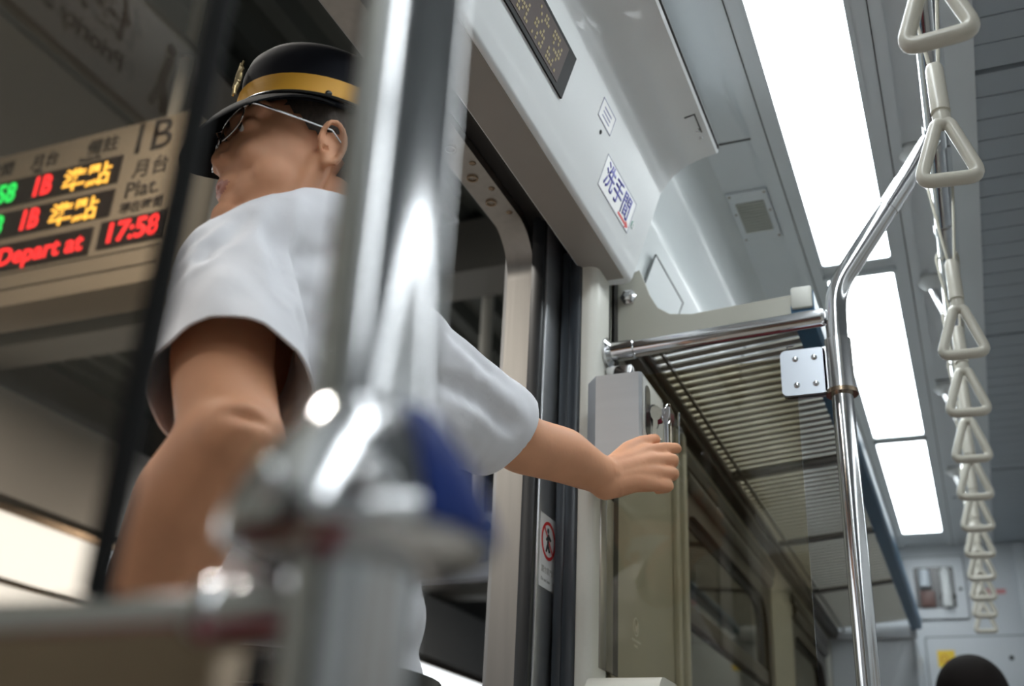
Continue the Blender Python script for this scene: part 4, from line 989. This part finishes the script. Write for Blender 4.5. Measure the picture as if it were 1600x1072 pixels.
# far side of the platform: dark wall, pale ledge, bright lightbox bands
b = box(B(), -6.3, -6.15, -8, 16, -.02, z(3.12)); struct('platform_wall', b, PWALL)
b = box(B(), -6.15, -6.00, -8, 16, z(2.05), z(2.75)); struct('platform_ledge', b, mat('platform_ledge', (.62, .62, .62), .5), smooth=False)
t = thing('platform_lightbox', 'long bright band of light on the far side of the platform', 'light', (-6.1, 2, z(1.4)))
obj('lightbox_frame', (lambda b: box(b, -6.15, -6.02, -6, 14, z(1.95), z(2.0)) and box(b, -6.15, -6.02, -6, 14, z(1.48), z(1.52)) and box(b, -6.15, -6.02, -6, 14, z(1.1), z(1.14)))(B()), STEELD, t, smooth=False)
obj('lightbox_face', box(B(), -6.14, -6.05, -6, 14, z(1.52), z(1.95)), mat('lightbox', (.8, .8, .8), .5, emis=(.90, .96, 1), estr=1.75), t, smooth=False)
obj('lower_face', box(B(), -6.14, -6.05, -6, 14, z(1.14), z(1.48)), mat('lightbox_low', (.8, .8, .8), .5, emis=(.90, .96, 1), estr=1.6), t, smooth=False)
# hanging information panel, far
t = thing('hanging_sign', 'pale blue platform sign on a cream pole seen between the conductor and the door frame', 'sign', (-2.3, 5.0, z(1.3)))
obj('sign_box', box(B(), -2.75, -2.15, 5.0, 5.10, z(1.26), z(1.60), .01), mat('pale_blue_sign', (.42, .47, .58), .4), t)
b = B(); ball(b, (-2.285, 4.998, z(1.52)), (.03, .004, .03)); box(b, -2.31, -2.26, 4.994, 5.0, z(1.34), z(1.48)); obj('sign_figure', b, mat('blue_figure', (.05, .12, .3), .5), t)
obj('hanger', tube(B(), [(-2.365, 5.05, z(1.60)), (-2.365, 5.05, z(3.14))], .036, 20), CREAM, t)
# white column with black dots near the face
t = thing('platform_cabinet', 'white speaker cabinet on the platform seen below the conductor\'s chin', 'cabinet', (-2.84, 3.2, z(1.9)))
obj('cabinet_body', box(B(), -3.05, -2.55, 3.2, 3.5, z(1.85), z(2.75), .02), mat('cabinet_white', (.72, .70, .66), .5), t)
b = B()
for x, zz, r in ((-2.80, 2.15, .028), (-2.80, 2.06, .010), (-2.80, 2.02, .010)): dome(b, (x, 3.2, z(zz)), r, (0, -1, 0), .3)
obj('cabinet_knob', b, BLACK, t)
obj('cabinet_hanger', tube(B(), [(-2.8, 3.35, z(2.75)), (-2.8, 3.35, z(3.14))], .02, 12), CREAM, t)

# departure board, facing the camera along the platform
t = thing('departure_board', 'hanging departure board with red, green and amber lit characters on the platform', 'sign', (-3.4, 2.5, z(1.70)))
BX0, BX1, BZ0, BZ1 = -4.60, -2.41, 1.705, 2.415; YB = 2.5
obj('board_box', box(B(), BX0, BX1, YB, YB + .18, z(BZ0), z(BZ1), .006), BOARD, t)
def panel(x0, x1, z0, z1): return obj('led_panel', box(B(), x0, x1, YB - .006, YB + .001, z(z0), z(z1)), PANEL, t, smooth=False)
pa = panel(BX0 + .05, -2.700, 2.155, 2.275); pb = panel(BX0 + .05, -2.700, 2.010, 2.125); pc = panel(BX0 + .05, -2.76, 1.860, 1.975); pd = panel(-2.725, -2.425, 1.872, 1.985)
def led(name, s, x, zz, size, m, parent, sx=1., bold=.0035):
    obj(name, text_bm(B(), s, size, (x, YB - .006, z(zz)), (1, 0, 0), (0, 0, 1), .002, bold, sx=sx), m, parent, smooth=False)
AX, AZ = (1, 0, 0), (0, 0, 1)
led('amber_characters', '準點', -2.972, 2.170, .105, LEDY, pa, 1.12, .0012); led('amber_characters', '準點', -2.995, 2.022, .105, LEDY, pb, 1.12, .0012)
led('red_characters', '1B', -3.125, 2.176, .120, LEDR, pa, .78); led('red_characters', '1B', -3.145, 2.030, .120, LEDR, pb, .78)
led('green_characters', '17:58', -3.425, 2.176, .120, LEDG, pa, .82); led('green_characters', '18:18', -3.445, 2.030, .120, LEDG, pb, .82)
led('red_characters', 'Depart at', -3.205, 1.884, .105, LEDR, pc, 1.0, .002)
led('red_characters', '17:58', -2.700, 1.892, .115, LEDR, pd, .98, .0025)
b = B()
for s, x, zz, sz in (('1B', -2.690, 2.270, .195), ('月台', -2.640, 2.165, .085), ('Plat.', -2.655, 2.075, .095), ('現在時間', -2.660, 2.012, .050), ('備註', -2.895, 2.318, .078), ('月台', -3.170, 2.318, .070), ('時間', -3.40, 2.318, .070), ('Remarks', -2.92, 2.288, .030), ('Plat.', -3.150, 2.288, .030), ('Time', -3.39, 2.288, .030)):
    text_bm(b, s, sz, (x, YB, z(zz)), AX, AZ, .002, .001)
obj('board_lettering', b, PRINT, t, smooth=False)
b = box(B(), BX0 + .02, BX1 - .02, YB - .003, YB, z(1.843), z(1.846)); box(b, BX0 + .02, BX1 - .02, YB - .003, YB, z(1.775), z(1.779)); obj('board_moulding', b, PANEL, t, smooth=False)
for x in (-2.585, -4.3):
    k = obj('hanging_post', tube(B(), [(x, 2.59, z(BZ1)), (x, 2.59, z(3.14))], .030, 16), CREAM, t)
    obj('post_flange', box(B(), x - .11, x + .11, 2.53, 2.66, z(BZ1), z(BZ1) + .03, .006), CREAM, k)
# platform lamps
for n, (x, y) in enumerate(((-3.2, -2.5), (-2.0, 1.2), (-5.3, 3.4), (-3.4, 5.8), (-4.6, 8.0))):
    t = thing('platform_lamp', 'fluorescent tube lamp under the platform canopy', 'light', (x, y, z(2.72)), 'platform tube lamps')
    obj('lamp_housing', box(B(), x - .08, x + .08, y - .6, y + .6, z(2.74), z(2.80), .01), CREAM, t); obj('tube', tube(B(), [(x, y - .58, z(2.725)), (x, y + .58, z(2.725))], .016, 12), PTUBE, t)
    obj('lamp_stem', tube(B(), [(x, y, z(2.80)), (x, y, z(3.14))], .012, 8), CREAM, t)
    arealight('platform_lamp_light', (x, y, z(2.70)), (0, 0, 0), .12, 1.1, 16 * PLAT, (1, .95, .87))
